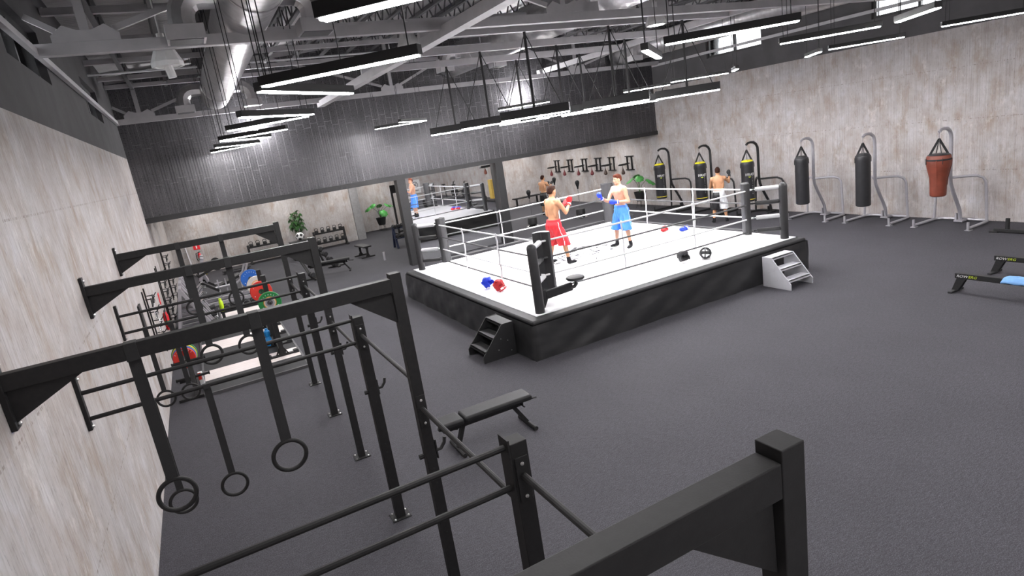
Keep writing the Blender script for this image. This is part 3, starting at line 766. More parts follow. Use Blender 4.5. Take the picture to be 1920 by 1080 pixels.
# ------------------------------------------------------------------ heavy bags on floor stands
def stand(y, m, where, first=None):
    t = thing('bag_stand', where, 'bag stand', (0, y, 0), 0, 'floor stands for punching bags')
    L = MB().tube([(17.2, .62, .05), (18.0, .60, .05)]+[V((18.0,.40,.05))+V((.2*math.sin(a),.2*math.cos(a),0)) for a in [math.radians(d) for d in (20,45,70,90)]]+[(18.2,-.40,.05)]+[V((18.0,-.40,.05))+V((.2*math.cos(a),-.2*math.sin(a),0)) for a in [math.radians(d) for d in (20,45,70)]]+[(18.0,-.60,.05),(17.2,-.62,.05)], .034, 10)
    L.build('base_frame', m, t)
    for s in (-1, 1):
        MB().b2((17.12, s*.62-.06, 0), (17.26, s*.62+.06, .016)).build('foot_plate', m, t, smooth=0)
        MB().cyl((17.16, s*.62, .016), (17.16, s*.62, .20), .028, 12).build('weight_peg', m, t)
    post = [(17.05,0,2.36),(17.12,0,2.405),(17.24,0,2.42),(17.38,0,2.40),(17.49,0,2.33),(17.55,0,2.22),(17.56,0,2.05),(17.56,0,1.25),(17.59,0,1.05),(17.72,0,.80),(17.92,0,.48),(18.02,0,.30),(18.06,0,.06)]
    MB().tube(post, [(.036,.036)]*3+[.042]*10, 12).build('main_post', m, t)
    MB().b2((17.95, -.10, .02), (18.25, .10, .06)).b2((18.0,.06,.06),(18.1,.10,.22)).build('post_socket', m, t, smooth=0)
    for s in (-1, 1):
        a = [(17.58, s*.04, 1.20), (17.75, s*.22, 1.20), (17.92, s*.40, 1.19), (18.00, s*.50, 1.13), (18.03, s*.545, 1.03), (18.03, s*.56, .85), (18.03, s*.60, .07)]
        MB().tube(a, .032, 10).build('side_brace', m, t)
    return t
def bag(y, kind, label):
    t = thing('punching_bag', label, 'punching bag', (17.05, y, 0), 0, 'punching bags on stands')
    MB().tube([(0,0,2.20),(0,0,2.37)], .008, 6).torus((0,0,2.21), .022, .006, 'y', 14, 6).build('hook', 'chrome', t)
    if kind == 'everlast': zt, zb, r, m = 1.83, .56, .20, 'bag'
    elif kind == 'long': zt, zb, r, m = 1.88, .53, .185, 'bag'
    else: zt, zb, r, m = 1.80, .83, .255, 'bagb'
    for k in range(4):
        a = PI/4+k*PI/2
        p = (r*.93*math.cos(a), r*.93*math.sin(a), zt-.06)
        MB().bar(p, (0,0,2.20), .05, .006, up=(math.cos(a+PI/2), math.sin(a+PI/2), 0)).bar((p[0]*1.07,p[1]*1.07,zt-.18),(p[0]*1.06,p[1]*1.06,zt-.05),.035,.006,up=(math.cos(a+PI/2), math.sin(a+PI/2), 0)).build('hanging_strap', 'strap', t, smooth=0)
    if kind == 'tapered':
        MB().lathe([(0,.83),(.13,.83),(.165,.85),(.172,.90),(.175,1.10),(.185,1.28),(.215,1.42),(.250,1.58),(.258,1.72),(.248,1.80),(.22,1.835),(0,1.84)], n=28).build('body', 'bagb', t)
        MB().lathe([(.20,1.838),(.235,1.825),(.2,1.85),(0,1.855)], n=28).build('top_cap', 'pad', t)
        MB().lathe([(.2585,1.70),(.262,1.705),(.262,1.735),(.2565,1.74)], n=28).build('belt', 'strap', t)
        for k in range(2):
            a = PI+.3+k*1.8
            MB().tube([(.262*math.cos(a),.262*math.sin(a),1.72),(.253*math.cos(a),.253*math.sin(a),1.58),(.188*math.cos(a),.188*math.sin(a),1.28),(.178*math.cos(a),.178*math.sin(a),1.10)], [(.012,.004)]*4, 6).build('seam', 'bagb', t)
    else:
        MB().lathe([(0,zb),(r*.8,zb),(r*.97,zb+.02),(r,zb+.05),(r,zt-.12),(r*1.02,zt-.10),(r*1.02,zt-.02),(r*.99,zt),(r*.9,zt+.01)], n=28).build('body', m, t)
        MB().lathe([(r*.9,zt+.012),(r*.75,zt+.05),(r*.4,zt+.065),(0,zt+.065)], n=24).build('top_cap', 'yellow' if kind == 'everlast' else 'pad', t)
        if kind == 'everlast':
            MB().lathe([(r*1.002,zb+.075),(r*1.012,zb+.08),(r*1.012,zb+.09),(r*1.002,zb+.095)], n=28).build('band', 'yellowp', t)
            a = math.radians(238)
            tx = text('printed_name', 'EVERLAST', .11, 'whitep', t, ((r+.004)*math.cos(a), (r+.004)*math.sin(a), 1.44), (PI/2, 0, a+PI/2), .55)
            MB().prism([(-.05,0,0),(.05,0,0),(0,0,-.035)], (0,.002,0)).build('printed_emblem', 'lime', t, smooth=0, loc=((r+.004)*math.cos(a), (r+.004)*math.sin(a), 1.375)).rotation_euler = (0,0,a+PI/2)
            a = math.radians(262)
            text('printed_name', 'EVERLAST BOXING', .05, 'greyprint', t, ((r+.004)*math.cos(a), (r+.004)*math.sin(a), 1.14), (PI/2, PI/2, a+PI/2), 1.0, spacing=1.7)
    return t
SY = [18.25, 16.15, 14.10, 12.12, 10.27, 8.40]
names = ['farthest black', 'middle black', 'nearest black', 'farther silver', 'middle silver', 'nearest silver']
held = ['the farthest printed bag', 'the middle printed bag', 'the printed bag by the ring post', 'the plain black bag farther back', 'the plain black bag beside the brown one', 'the brown tapered bag']
kinds = ['everlast']*3+['long']*2+['tapered']
lab = ['black punching bag with yellow top on the farthest black stand', 'black punching bag with yellow top behind the man in white trunks', 'black punching bag with yellow top on the black stand nearest the ring post',
       'plain long black punching bag on the farther silver stand', 'plain long black punching bag next to the brown tapered bag', 'brown tapered leather punching bag on the nearest silver stand']
for i, y in enumerate(SY):
    stand(y, 'black' if i < 3 else 'silver', '%s tube floor stand holding %s' % (names[i], held[i]))
    bag(y, kinds[i], lab[i])
# combination stand at the right edge, half out of the frame: base, post and a speed bag platform
t = thing('combination_bag_stand', 'black bag stand at the right edge of the picture, only its low base in view', 'bag stand', (17.2, 6.2, 0))
MB().b2((-.05, -1.05, .02), (.05, 1.05, .085)).b2((-.10, .95, 0), (.10, 1.12, .03)).b2((-.10, -1.12, 0), (.10, -.95, .03)).build('base_bar', 'rig', t, bevel=.006, smooth=0)
for y in (.8, -.8): MB().cyl((0, y, .085), (0, y, .33), .042, 14).build('weight_peg', 'rig', t)
MB().b2((.0, -.05, .02), (.9, .05, .085)).build('rear_bar', 'rig', t, smooth=0)
MB().b2((.80, -.045, .08), (.89, .045, 2.15)).b2((.0, -.9, 2.07), (.89, -.82, 2.15)).b2((.80, -.9, 2.07), (.89, .05, 2.15)).build('post', 'rig', t, smooth=0)
MB().lathe([(0,2.03),(.33,2.03),(.33,2.07),(0,2.07)], (.25, -.86, 0), 24).build('drum_board', 'rig', t)
q = thing('speed_bag', 'brown speed bag under a black stand, seen only in the mirror', 'speed bag', (17.45, 5.34, 2.03))
MB().lathe([(0,-.42),(.05,-.41),(.095,-.36),(.10,-.30),(.075,-.20),(.03,-.10),(.018,-.04),(0,-.03)], n=16).tube([(0,0,0),(0,0,-.05)], .012, 8).build('bladder', 'bagb', q)

# speed bag boards on the right wall, far end
for i, y in enumerate((27.55, 26.30, 25.05, 23.92, 22.87, 21.60)):
    lb = 'black speed bag frame on the far right wall, %s from the right' % ORD[5-i]
    t = thing('speed_bag_platform', lb, 'speed bag platform', (XR, y, 1.81), 0, 'speed bag frames on the wall')
    f = MB()
    for s in (-.15, .15): f.b2((-.06, s-.025, -.29), (-.0005, s+.025, .29))
    f.b2((-.06, -.27, .27), (-.0005, .27, .31)).b2((-.06, -.27, -.31), (-.0005, .27, -.27))
    f.build('wall_frame', 'rig', t, smooth=0)
    MB().b2((-.60, -.035, -.02), (-.05, .035, .02)).build('arm', 'rig', t, smooth=0)
    MB().lathe([(0,-.045),(.20,-.045),(.20,-.02),(0,-.02)], (-.42, 0, 0), 24).build('drum_board', 'rig', t)
    m = 'red' if i < 4 else 'bagb'
    q = thing('speed_bag', '%s speed bag under the %s wall frame from the right' % ('red' if i < 4 else 'dark brown', ORD[5-i]), 'speed bag', (XR-.42, y, 1.765), 0, 'speed bags on the wall')
    MB().lathe([(0,-.40),(.045,-.393),(.078,-.36),(.084,-.32),(.062,-.24),(.026,-.16),(.012,-.08),(.010,-.02),(0,-.02)], n=14).build('bladder', 'bagdk' if i >= 4 else 'redsb', q)
    MB().cyl((0,0,-.03), (0,0,0), .012, 8).build('swivel', 'chrome', q)
# free standing reflex bags
for i, (x, y, zb, l) in enumerate(((13.30, 21.9, 1.22, 'shortest standing reflex bag, in front of the far bench'), (16.32, 24.75, 1.26, 'standing reflex bag being punched by the man in black shorts'), (15.33, 21.35, 1.27, 'standing reflex bag on its own near the far ring corner'))):
    t = thing('reflex_bag', l, 'reflex bag', (x, y, 0), 0, 'standing reflex bags')
    MB().lathe([(0,.0),(.25,.0),(.28,.02),(.27,.04),(.17,.06),(.04,.09),(0,.09)], n=24).build('base_ring', 'chrome', t)
    MB().lathe([(0,.09),(.17,.09),(.195,.12),(.195,.33),(.17,.37),(.05,.39),(0,.39)], n=24).build('ballast_drum', 'black', t)
    MB().cyl((0,0,.39), (0,0,.50), .022, 10).cyl((0,0,.5),(0,0,zb-.10), .011, 8).build('spring_pole', 'chrome', t)
    MB().lathe([(.018,-.20),(.028,-.18),(.038,-.12),(.070,-.02),(.092,.05),(.088,.11),(.055,.155),(0,.17)], (0,0,zb+.12), 18).build('bag', 'leather', t)
# ------------------------------------------------------------------ benches
def bench(loc, rz, label, L=1.05, incl=True):
    t = thing('weight_bench', label, 'weight bench', loc, rz, 'padded weight benches')
    z = .44
    MB().b2((-.22, -.145, z-.05), (L-.30, .145, z+.035)).build('back_pad', 'leather', t, bevel=.028)
    MB().b2((-.54, -.15, z-.05), (-.24, .15, z+.035)).build('seat_pad', 'leather', t, bevel=.028)
    MB().b2((-.5, -.03, z-.13), (L-.40, .03, z-.05)).build('spine', 'rig', t, smooth=0)
    MB().bar((L-.55, 0, z-.10), (L-.36, 0, .03), .06, .05).build('leg', 'rig', t, smooth=0)
    MB().bar((-.22, 0, z-.10), (-.34, 0, .03), .06, .05).build('leg', 'rig', t, smooth=0)
    MB().bar((-.30, 0, z-.12), (-.55, 0, z-.06), .05, .05).build('support', 'rig', t, smooth=0)
    MB().tube([(L-.36, -.24, .03), (L-.36, .24, .03)], .03, 10).build('foot_bar', 'rig', t)
    MB().tube([(-.34, -.24, .03), (-.34, .24, .03)], .03, 10).build('foot_bar', 'rig', t)
    MB().tube([(L-.45, -.17, z-.09), (L-.45, .17, z-.09)], .010, 8).tube([(L-.36,0,z-.08),(L-.18,0,z-.10)], .012, 8).build('handle', 'rig', t)
    return t
bench((3.80, 6.86, 0), math.radians(-1), 'black padded bench standing alone on the floor right of the rig')
bench((4.78, 21.9, 0), math.radians(-15), 'black padded bench beside the dumbbell tower behind the rig', 1.2)
t = thing('flat_bench', 'small flat bench with two T legs on open floor left of the mirror column', 'flat bench', (6.70, 23.9, 0), math.radians(96))
MB().b2((-.52, -.17, .40), (.52, .17, .46)).build('pad', 'leather', t, bevel=.02)
MB().b2((-.48, -.04, .36), (.48, .04, .40)).build('spine', 'rig', t, smooth=0)
for s in (-1, 1):
    MB().b2((s*.40-.035, -.035, .04), (s*.40+.035, .035, .37)).prism([(s*.40, -.10, .04), (s*.40, .10, .04), (s*.40, .04, .14), (s*.40, -.04, .14)], (.01,0,0)).build('leg', 'rig', t, smooth=0)
    MB().b2((s*.40-.035, -.27, 0), (s*.40+.035, .27, .05)).build('foot', 'rig', t, smooth=0)
t = thing('long_bench', 'long dark bench standing against the far wall behind the punching man', 'bench', (16.9, 28.7, 0), math.radians(0))
MB().b2((-.80, -.17, .41), (.80, .17, .47)).build('seat', 'leather', t, bevel=.015)
for s in (-1, 1): MB().b2((s*.62-.04, -.04, .03), (s*.62+.04, .04, .41)).b2((s*.62-.05, -.2, 0), (s*.62+.05, .2, .04)).build('leg', 'rig', t, smooth=0)
o = MB().lathe([(0,0),(.032,0),(.035,.02),(.035,.15),(.018,.185),(.018,.21),(0,.215)], n=14).build('water_bottle', 'bottleb', loc=(17.05, 28.66, .47)); tag(o, 'blue bottle standing on the far bench', 'bottle')

# ------------------------------------------------------------------ lifting platforms
G = 'lifting platforms'
for i, (y0, y1, w0, w1, l) in enumerate(((12.12, 14.45, 12.92, 13.60, 'nearest lifting platform with a pale wooden strip between dark rubber'), (14.50, 17.15, 15.14, 15.98, 'middle lifting platform with a pale wooden strip between dark rubber'), (17.35, 20.2, 18.55, 19.15, 'farthest lifting platform behind the low dumbbell rail'))):
    t = thing('lifting_platform', l, 'lifting platform', (0, 0, 0), 0, G)
    xl = .62 if i < 2 else 1.20
    MB().b2((xl, y0, .0), (2.46, w0, .05)).b2((xl, w1, 0), (2.46, y1, .05)).build('rubber_mat', 'rubber', t, smooth=0)
    MB().b2((xl, w0, 0), (2.46, w1, .052)).build('wood_strip', 'wood', t, smooth=0)
    MB().b2((xl-.04, y0-.04, 0), (2.50, y0, .055)).b2((xl-.04, y1, 0), (2.50, y1+.02, .055)).b2((xl-.04, y0, 0), (xl, y1, .055)).b2((2.46, y0, 0), (2.50, y1, .055)).build('steel_edge', 'dsteel', t, smooth=0)
# squat stands with plates
def plate(loc, rot, m, label, rings, r=.225, th=.055, word='FITNESS', group='bumper plates'):
    t = thing('bumper_plate', label, 'weight plate', loc, 0, group); t.rotation_euler = rot
    MB().lathe([(.03,-th/2),(r*.96,-th/2),(r,-th/2+.008),(r,th/2-.008),(r*.96,th/2),(.03,th/2)], n=40).build('disc', m, t)
    z = th/2
    if rings:
        for a, b_, mm, dz in ((.125, .112, 'orange', .0035), (.112, .090, 'cream', .003), (.090, .055, 'silver', .003)):
            MB().lathe([(b_, z), (b_, z+dz), (a, z+dz), (a, z)], n=32).build('face_ring', mm, t)
    MB().lathe([(0,z+.002),(.03,z+.004),(.055,z+.006),(.055,z),(0,z)], n=20).build('hub', 'chrome', t)
    if word:
        n = len(word)
        for k, ch in enumerate(word):
            a = math.radians(90+(n-1)*9-k*18)
            text('raised_letter', ch, .040, 'whitep', t, (.165*math.cos(a), .165*math.sin(a), z+.0015), (0,0,a-PI/2))
        for a in (-150, -30, 200 if False else -75):
            a = math.radians(a); MB().lathe([(0,0),(.012,.0),(.012,.003),(0,.003)], (.165*math.cos(a), .165*math.sin(a), z), 8).build('rivet', 'whitep', t)
    return t
def squatstand(x, ya, yb, label, top=1.80):
    t = thing('squat_stand', label, 'squat stand', (x, 0, 0), 0, 'squat stands by the platforms')
    for y in (ya, yb):
        MB().b2((-.045, y-.045, .062), (.045, y+.045, top)).build('upright', 'rig', t, bevel=.004, smooth=0)
        f = MB().b2((-.33, y-.05, .05), (.33, y+.05, .085)).prism([(-.13,y-.012,.085),(.13,y-.012,.085),(.045,y-.012,.24),(-.045,y-.012,.24)], (0,.024,0)).build('foot', 'rig', t, smooth=0)
        for dx in (-.08, 0, .08): MB().ell((dx, y-.014, .11+(.05 if dx == 0 else 0)), (.011,.006,.011), 8, 5).build('bolt', 'bolt', f)
        for dx in (-.27, .27): MB().b2((dx-.05, y-.06, .05), (dx+.05, y+.06, .12)).build('rubber_foot', 'rubber', f, smooth=0)
        MB().cyl((0, y-.045, 1.25), (0, y-.24, 1.25), .024, 10).build('plate_peg', 'rig', t)
    MB().b2((-.03, ya, .10), (.03, yb, .16)).build('base_rail', 'rig', t, smooth=0)
squatstand(2.13, 13.20, 14.12, 'squat stand on the nearest platform carrying the green and red plates')
squatstand(2.13, 15.10, 16.05, 'squat stand on the middle platform carrying the white and blue plates', 1.50)
PR = (PI/2, 0, 0)
plate((2.13, 13.06, 1.25), PR, 'greenp', 'green bumper plate with orange centre, nearest on the squat stands', True)
plate((2.08, 13.98, 1.35), PR, 'redp', 'red bumper plate behind the green one on the squat stand', False)
plate((2.09, 14.96, 1.33), PR, 'whiteplate', 'white bumper plate with orange centre on the squat stand', True, word='')
plate((2.04, 15.92, 1.37), PR, 'bluep', 'blue bumper plate, farthest on the squat stands', False)
o = thing('water_bottle', 'blue water bottle standing between the two near platforms', 'bottle', (1.99, 14.18, .05))
MB().lathe([(0,0),(.06,0),(.065,.02),(.065,.20),(.045,.24),(.065,.27),(.065,.36),(.03,.40),(0,.40)], n=16).build('body', 'bottleb', o)
MB().lathe([(.032,.395),(.032,.43),(0,.43)], n=12).build('cap', 'bottleb', o)
# plate tree bench near the wall
t = thing('plate_tree', 'black plate tree on a T base beside the left wall holding stacked coloured plates', 'plate rack', (.46, 12.3, 0))
MB().b2((-.30, -.14, 0), (.26, -.06, .05)).b2((-.30, 1.1, 0), (.26, 1.18, .05)).b2((-.04, -.1, .0), (.04, 1.15, .05)).build('base', 'rig', t, smooth=0)
MB().bar((0, -.06, .03), (0, .30, .62), .07, .06).b2((-.04, .26, .05), (.04, .34, 1.02)).build('upright', 'rig', t, smooth=0)
for z in (.30, .62, .94):
    for s in (-1, 1): MB().cyl((0, .30, z), (s*.27, .30, z), .025, 10).cyl((s*.27,.30,z),(s*.29,.30,z),.035,10).build('peg', 'rig', t)
MB().cyl((-.05, .26, .62), (-.05, .05, .62), .024, 10).cyl((-.05,.34,.62),(-.05,.75,.62),.024,10).build('long_peg', 'rig', t)
for k, (m, c) in enumerate((('redp','red'),('bluep','blue'),('yellowp','yellow'),('greenp','green'))):
    plate((.41, 12.46+.20+k*.09, .68+.0*k), PR, m, '%s bumper plate %s in the coloured stack by the left wall' % (c, ('at the front','just behind the front one','third in depth','at the back')[k]), False, r=.195+.010*k, th=.07, word='FITNESS' if k == 0 else '', group='stacked plates by the wall')
o = thing('weight_box', 'small red and white box standing right of the stacked plates', 'box', (.575, 12.80, 0))
MB().b2((-.04, -.05, 0), (.04, .05, .30)).build('body', 'whitep', o, bevel=.008); MB().b2((-.0405, -.0505, .16), (.015, -.049, .301)).build('red_panel', 'redp', o, smooth=0)
# low dumbbell rail at the far platform
t = thing('dumbbell_rail', 'long low black rail rack of dumbbells in front of the farthest platform', 'dumbbell rack', (1.80, 18.15, .05))
MB().b2((-.60, -.18, .25), (.60, .18, .29)).build('shelf', 'rig', t, smooth=0)
for s in (-1, 1): MB().b2((s*.54-.04, -.18, 0), (s*.54+.04, .18, .25)).build('leg', 'rig', t, smooth=0)
def dumbbell(loc, rz, label, group, r=.075, L=.34, m='rubber', tilt=0):
    t = thing('dumbbell', label, 'dumbbell', loc, 0, group); t.rotation_euler = (tilt, 0, rz)
    for s in (-1, 1): MB().tube([(0, s*(L/2-.115), 0), (0, s*(L/2-.10), 0), (0, s*(L/2-.015), 0), (0, s*L/2, 0)], [r*.9, r, r, r*.8], 12).build('head', m, t)
    MB().tube([(0,-L/2+.10,0),(0,L/2-.10,0)], .016, 8).build('grip', 'chrome', t)
    return t
for k in range(6):
    dumbbell((1.38+k*.175, 18.15, .415), 0, 'black dumbbell on the low rail, %s from the left wall' % ORD[k], 'dumbbells on the low rail')
o = thing('water_bottle', 'neon yellow bottle standing on the low dumbbell rail', 'bottle', (1.27, 18.02, .34))
MB().lathe([(0,0),(.05,0),(.055,.02),(.055,.26),(.035,.31),(0,.31)], n=16).build('body', 'neon', o); MB().lathe([(.036,.305),(.036,.36),(0,.36)], n=12).build('cap', 'neon', o)
# silver plate loaded machines along the wall
def machine(y, label):
    t = thing('plate_loaded_machine', label, 'weight machine', (0, y, 0), 0, 'silver weight machines')
    f = MB().bar((.12,-.28,.05),(1.12,-.28,.05),.08,.08).bar((.12,.28,.05),(1.12,.28,.05),.08,.08).bar((.16,-.3,.05),(.16,.3,.05),.08,.08).bar((1.08,-.3,.05),(1.08,.3,.05),.08,.08)
    f.build('base_frame', 'silver', t, smooth=0)
    for s in (-1, 1):
        MB().bar((.16, s*.28, .08), (.46, s*.28, 1.35), .09, .07).build('upright', 'silver', t, smooth=0)
        MB().bar((.46, s*.28, 1.35), (1.06, s*.28, .10), .11, .07).build('slanted_rail', 'silver', t, smooth=0)
        MB().bar((.30, s*.28, .65), (.80, s*.28, .65), .05, .05).build('brace', 'silver', t, smooth=0)
        MB().cyl((.74, s*.31, .78), (.74, s*.46, .78), .026, 10).build('plate_peg', 'chrome', t)
    MB().bar((.46,-.3,1.35),(.46,.3,1.35),.06,.06).build('top_bar', 'silver', t, smooth=0)
    MB().box((.70, 0, .86), (.75, .36, .07), Matrix.Rotation(math.radians(64), 3, 'Y')).build('back_pad', 'leather', t, bevel=.02)
    MB().box((.98, 0, .33), (.28, .36, .07), Matrix.Rotation(math.radians(-14), 3, 'Y')).build('seat_pad', 'leather', t, bevel=.02)
    for s in (-1, 1): MB().tube([(.76, s*.33, .92), (.92, s*.36, 1.05), (1.02, s*.36, 1.03)], .018, 8).build('handle', 'chrome', t)
machine(16.95, 'silver angled weight machine nearest along the left wall'); machine(17.95, 'silver angled weight machine second along the left wall'); machine(18.95, 'silver angled weight machine third along the left wall')
t = thing('cable_machine', 'large dark leg press machine with crossing black arms behind the silver ones', 'weight machine', (1.45, 21.3, 0))
MB().bar((-.8,-.4,.06),(.9,-.4,.06),.1,.1).bar((-.8,.4,.06),(.9,.4,.06),.1,.1).bar((-.8,-.4,.06),(-.8,.4,.06),.1,.1).bar((.9,-.4,.06),(.9,.4,.06),.1,.1).build('base_frame', 'silver', t, smooth=0)
for s in (-1, 1):
    MB().bar((-.75, s*.4, .1), (-.35, s*.4, 1.55), .09, .09).build('upright', 'silver', t, smooth=0)
    MB().bar((-.60, s*.45, 1.0), (.0, s*.45, 1.22), .09, .07).build('upper_arm', 'rig', t, smooth=0)
    MB().bar((-.60, s*.45, .84), (-.12, s*.45, .45), .09, .07).build('lower_arm', 'rig', t, smooth=0)
    MB().tube([(-.2, s*.42, .55), (.4, s*.42, .55), (.7, s*.42, .75), (.85, s*.42, 1.1)], .035, 8).build('guide_rail', 'silver', t)
    MB().lathe([(0,-.04),(.14,-.04),(.14,.04),(0,.04)], (.0, s*.54, 1.24), 24, Matrix.Rotation(PI/2, 3, 'X')).build('pulley_plate', 'iron', t)
MB().box((.2, 0, .62), (.8, .5, .08), Matrix.Rotation(math.radians(-20), 3, 'Y')).build('seat_pad', 'leather', t, bevel=.02)
MB().box((-.45, 0, 1.05), (.08, .6, .6), Matrix.Rotation(math.radians(-18), 3, 'Y')).build('foot_plate', 'silver', t, bevel=.01)
for i in range(4): MB().bar((-.1+i*.22, -.36, .14), (-.1+i*.22, -.36, .78), .04, .04).build('stack_guard', 'silver', t, smooth=0)
o = thing('step_board', 'low black oval step board on the floor near the back wall, left', 'step board', (2.2, 27.4, 0))
MB().b2((-.55, -.2, .10), (.55, .2, .16)).build('top', 'rubber', o, bevel=.03)
for s in (-1, 1): MB().b2((s*.38-.1, -.18, 0), (s*.38+.1, .18, .10)).build('foot', 'rubber', o, smooth=0)
# wall rails with hanging grips
def wallrail(y, z0, z1, n, label, m='rig', chrome=False):
    t = thing('grip_rail', label, 'wall rack', (0, y, 0), 0, 'wall rails with hanging grips')
    for s in (-.22, .22): MB().b2((.0005, s-.012, z0), (.025, s+.012, z1)).build('wall_rail', m, t, smooth=0)
    for k in range(n):
        z = z0+.14+(z1-z0-.30)*k/(n-1)
        for s in (-.22, .22):
            MB().tube([(.03, s, z), (.16, s, z-.01), (.20, s, z+.04)], .011, 6).build('hook', m, t)
            MB().tube([(.13, s-.10, z-.13), (.13, s-.07, z-.03), (.13, s, z+.005), (.13, s+.07, z-.03), (.13, s+.10, z-.13)], .012, 6).tube([(.13, s-.11, z-.13), (.13, s+.11, z-.13)], .016, 8).build('hanging_grip', 'chrome' if (chrome and k in (1,2)) else 'iron', t)
wallrail(13.35, .95, 2.0, 4, 'pair of wall rails with chrome cable grips nearest on the left wall', 'rig', True)
wallrail(17.95, .40, 1.88, 6, 'pair of wall rails with black cable grips beyond the fire extinguisher')
wallrail(21.9, .35, 1.88, 6, 'farthest pair of wall rails with black cable grips on the left wall')
o = MB().b2((.0005, 11.85, 1.45), (.03, 12.15, 1.95)).build('wall_panel', 'black'); tag(o, 'narrow black panel fixed to the left wall above the plate tree', 'wall panel')
def extinguisher(loc, rz, label):
    t = thing('fire_extinguisher', label, 'fire extinguisher', loc, rz, 'fire extinguishers')
    MB().lathe([(0,-.20),(.050,-.20),(.058,-.18),(.058,.13),(.045,.19),(.03,.23),(0,.23)], n=18).build('cylinder', 'signred', t)
    MB().b2((-.03,-.02,.23),(.03,.02,.27)).bar((0,-.01,.27),(.12,-.01,.30),.02,.012).build('valve', 'iron', t, smooth=0)
    MB().tube([(-.03,0,.25),(-.12,.0,.22),(-.125,0,.0),(-.10,0,-.12)], .013, 8).build('hose', 'black', t)
    MB().lathe([(.0592,-.08),(.0592,.02)], n=18).build('paper_label', 'greenp', t)
    return t
extinguisher((.060, 16.2, .77), PI/2, 'red fire extinguisher hanging on the left wall between the grip rails')
extinguisher((1.0, YB-.060, .66), 0, 'red fire extinguisher on the back wall under the square red sign')
def firesign(loc, rz, label):
    t = thing('fire_sign', label, 'sign', loc, rz, 'fire extinguisher signs')
    MB().b2((-.13,-.006,-.13),(.13,.006,.13)).build('board', 'signred', t, smooth=0)
    MB().b2((-.02,-.009,-.08),(.02,-.006,.06)).b2((-.04,-.009,.03),(.02,-.006,.06)).build('white_symbol', 'signwhite', t, smooth=0)
firesign((.97, YB-.008, 1.16), 0, 'square red fire sign with white symbol on the back wall')
firesign((.009, 16.6, 1.27), PI/2, 'red fire sign seen edge on along the left wall')
o = thing('folding_ladder', 'pale grey folded frame leaning on the back wall left of the extinguisher', 'frame', (.42, 28.9, 0))
for s in (-1, 1): MB().bar((s*.22, -.05, 0), (s*.12, .25, 1.25), .05, .03).build('rail', 'silver', o, smooth=0)
for k in range(4): MB().bar((-.2+.02*k, .0+.06*k, .2+.27*k), (.2-.02*k, .0+.06*k, .2+.27*k), .05, .02).build('rung', 'silver', o, smooth=0)
MB().b2((.22,-.12,0),(.40,.06,.55)).build('yellow_crate', 'ylock', o, bevel=.01) if False else None
o = thing('storage_crate', 'small yellow crate on the floor by the back wall beside the folded frame', 'crate', (.0, 0, 0)); o.location = (.95, 28.6, 0)
MB().b2((-.16,-.14,0),(.16,.14,.02)).b2((-.16,-.14,0),(-.14,.14,.42)).b2((.14,-.14,0),(.16,.14,.42)).b2((-.16,-.14,0),(.16,-.12,.42)).b2((-.16,.12,0),(.16,.14,.42)).build('tray', 'ylock', o, smooth=0)

# ------------------------------------------------------------------ kettlebell racks at the back wall
def kettlebell(loc, label):
    t = thing('kettlebell', label, 'kettlebell', loc, 0, 'kettlebells on the back racks'); t.scale = (.88,.88,.88)
    MB().lathe([(0,0),(.055,0),(.09,.03),(.105,.085),(.09,.14),(.05,.165),(0,.17)], n=16).build('bell', 'iron', t)
    MB().tube([(-.06,0,.13),(-.085,0,.19),(-.075,0,.245),(-.04,0,.265),(.04,0,.265),(.075,0,.245),(.085,0,.19),(.06,0,.13)], .016, 8).build('grip', 'iron', t)
    return t
def kbrack(x0, x1, label, side):
    y = 28.75
    t = thing('kettlebell_rack', label, 'kettlebell rack', (0, y, 0), 0, 'kettlebell racks')
    for x in (x0, x1):
        MB().bar((x, -.05, .03), (x, .06, .82), .09, .06, up=(0,1,0)).b2((x-.05, -.34, 0), (x+.05, .18, .05)).bar((x,-.30,.04),(x,.0,.42),.06,.05,up=(1,0,0)).build('side_frame', 'rig', t, smooth=0)
    for z, yo in ((.68, .03), (.24, -.10)):
        MB().b2((x0, yo-.15, z), (x1, yo+.13, z+.04)).b2((x0, yo-.16, z), (x1, yo-.14, z+.08)).build('shelf', 'rig', t, smooth=0)
    n = 5
    for r, (z, yo) in enumerate(((.72, .03), (.28, -.10))):
        for k in range(n):
            x = x0+(x1-x0)*(k+.5)/n
            kettlebell((x, y+yo, z), 'black kettlebell on the %s shelf of the %s rack, %s from the left' % (('upper','lower')[r], side, ORD[k]))
kbrack(2.92, 4.35, 'black two tier kettlebell rack at the back wall left of the palm', 'left kettlebell'); kbrack(5.75, 7.12, 'black two tier kettlebell rack at the back wall right of the palm', 'right kettlebell')
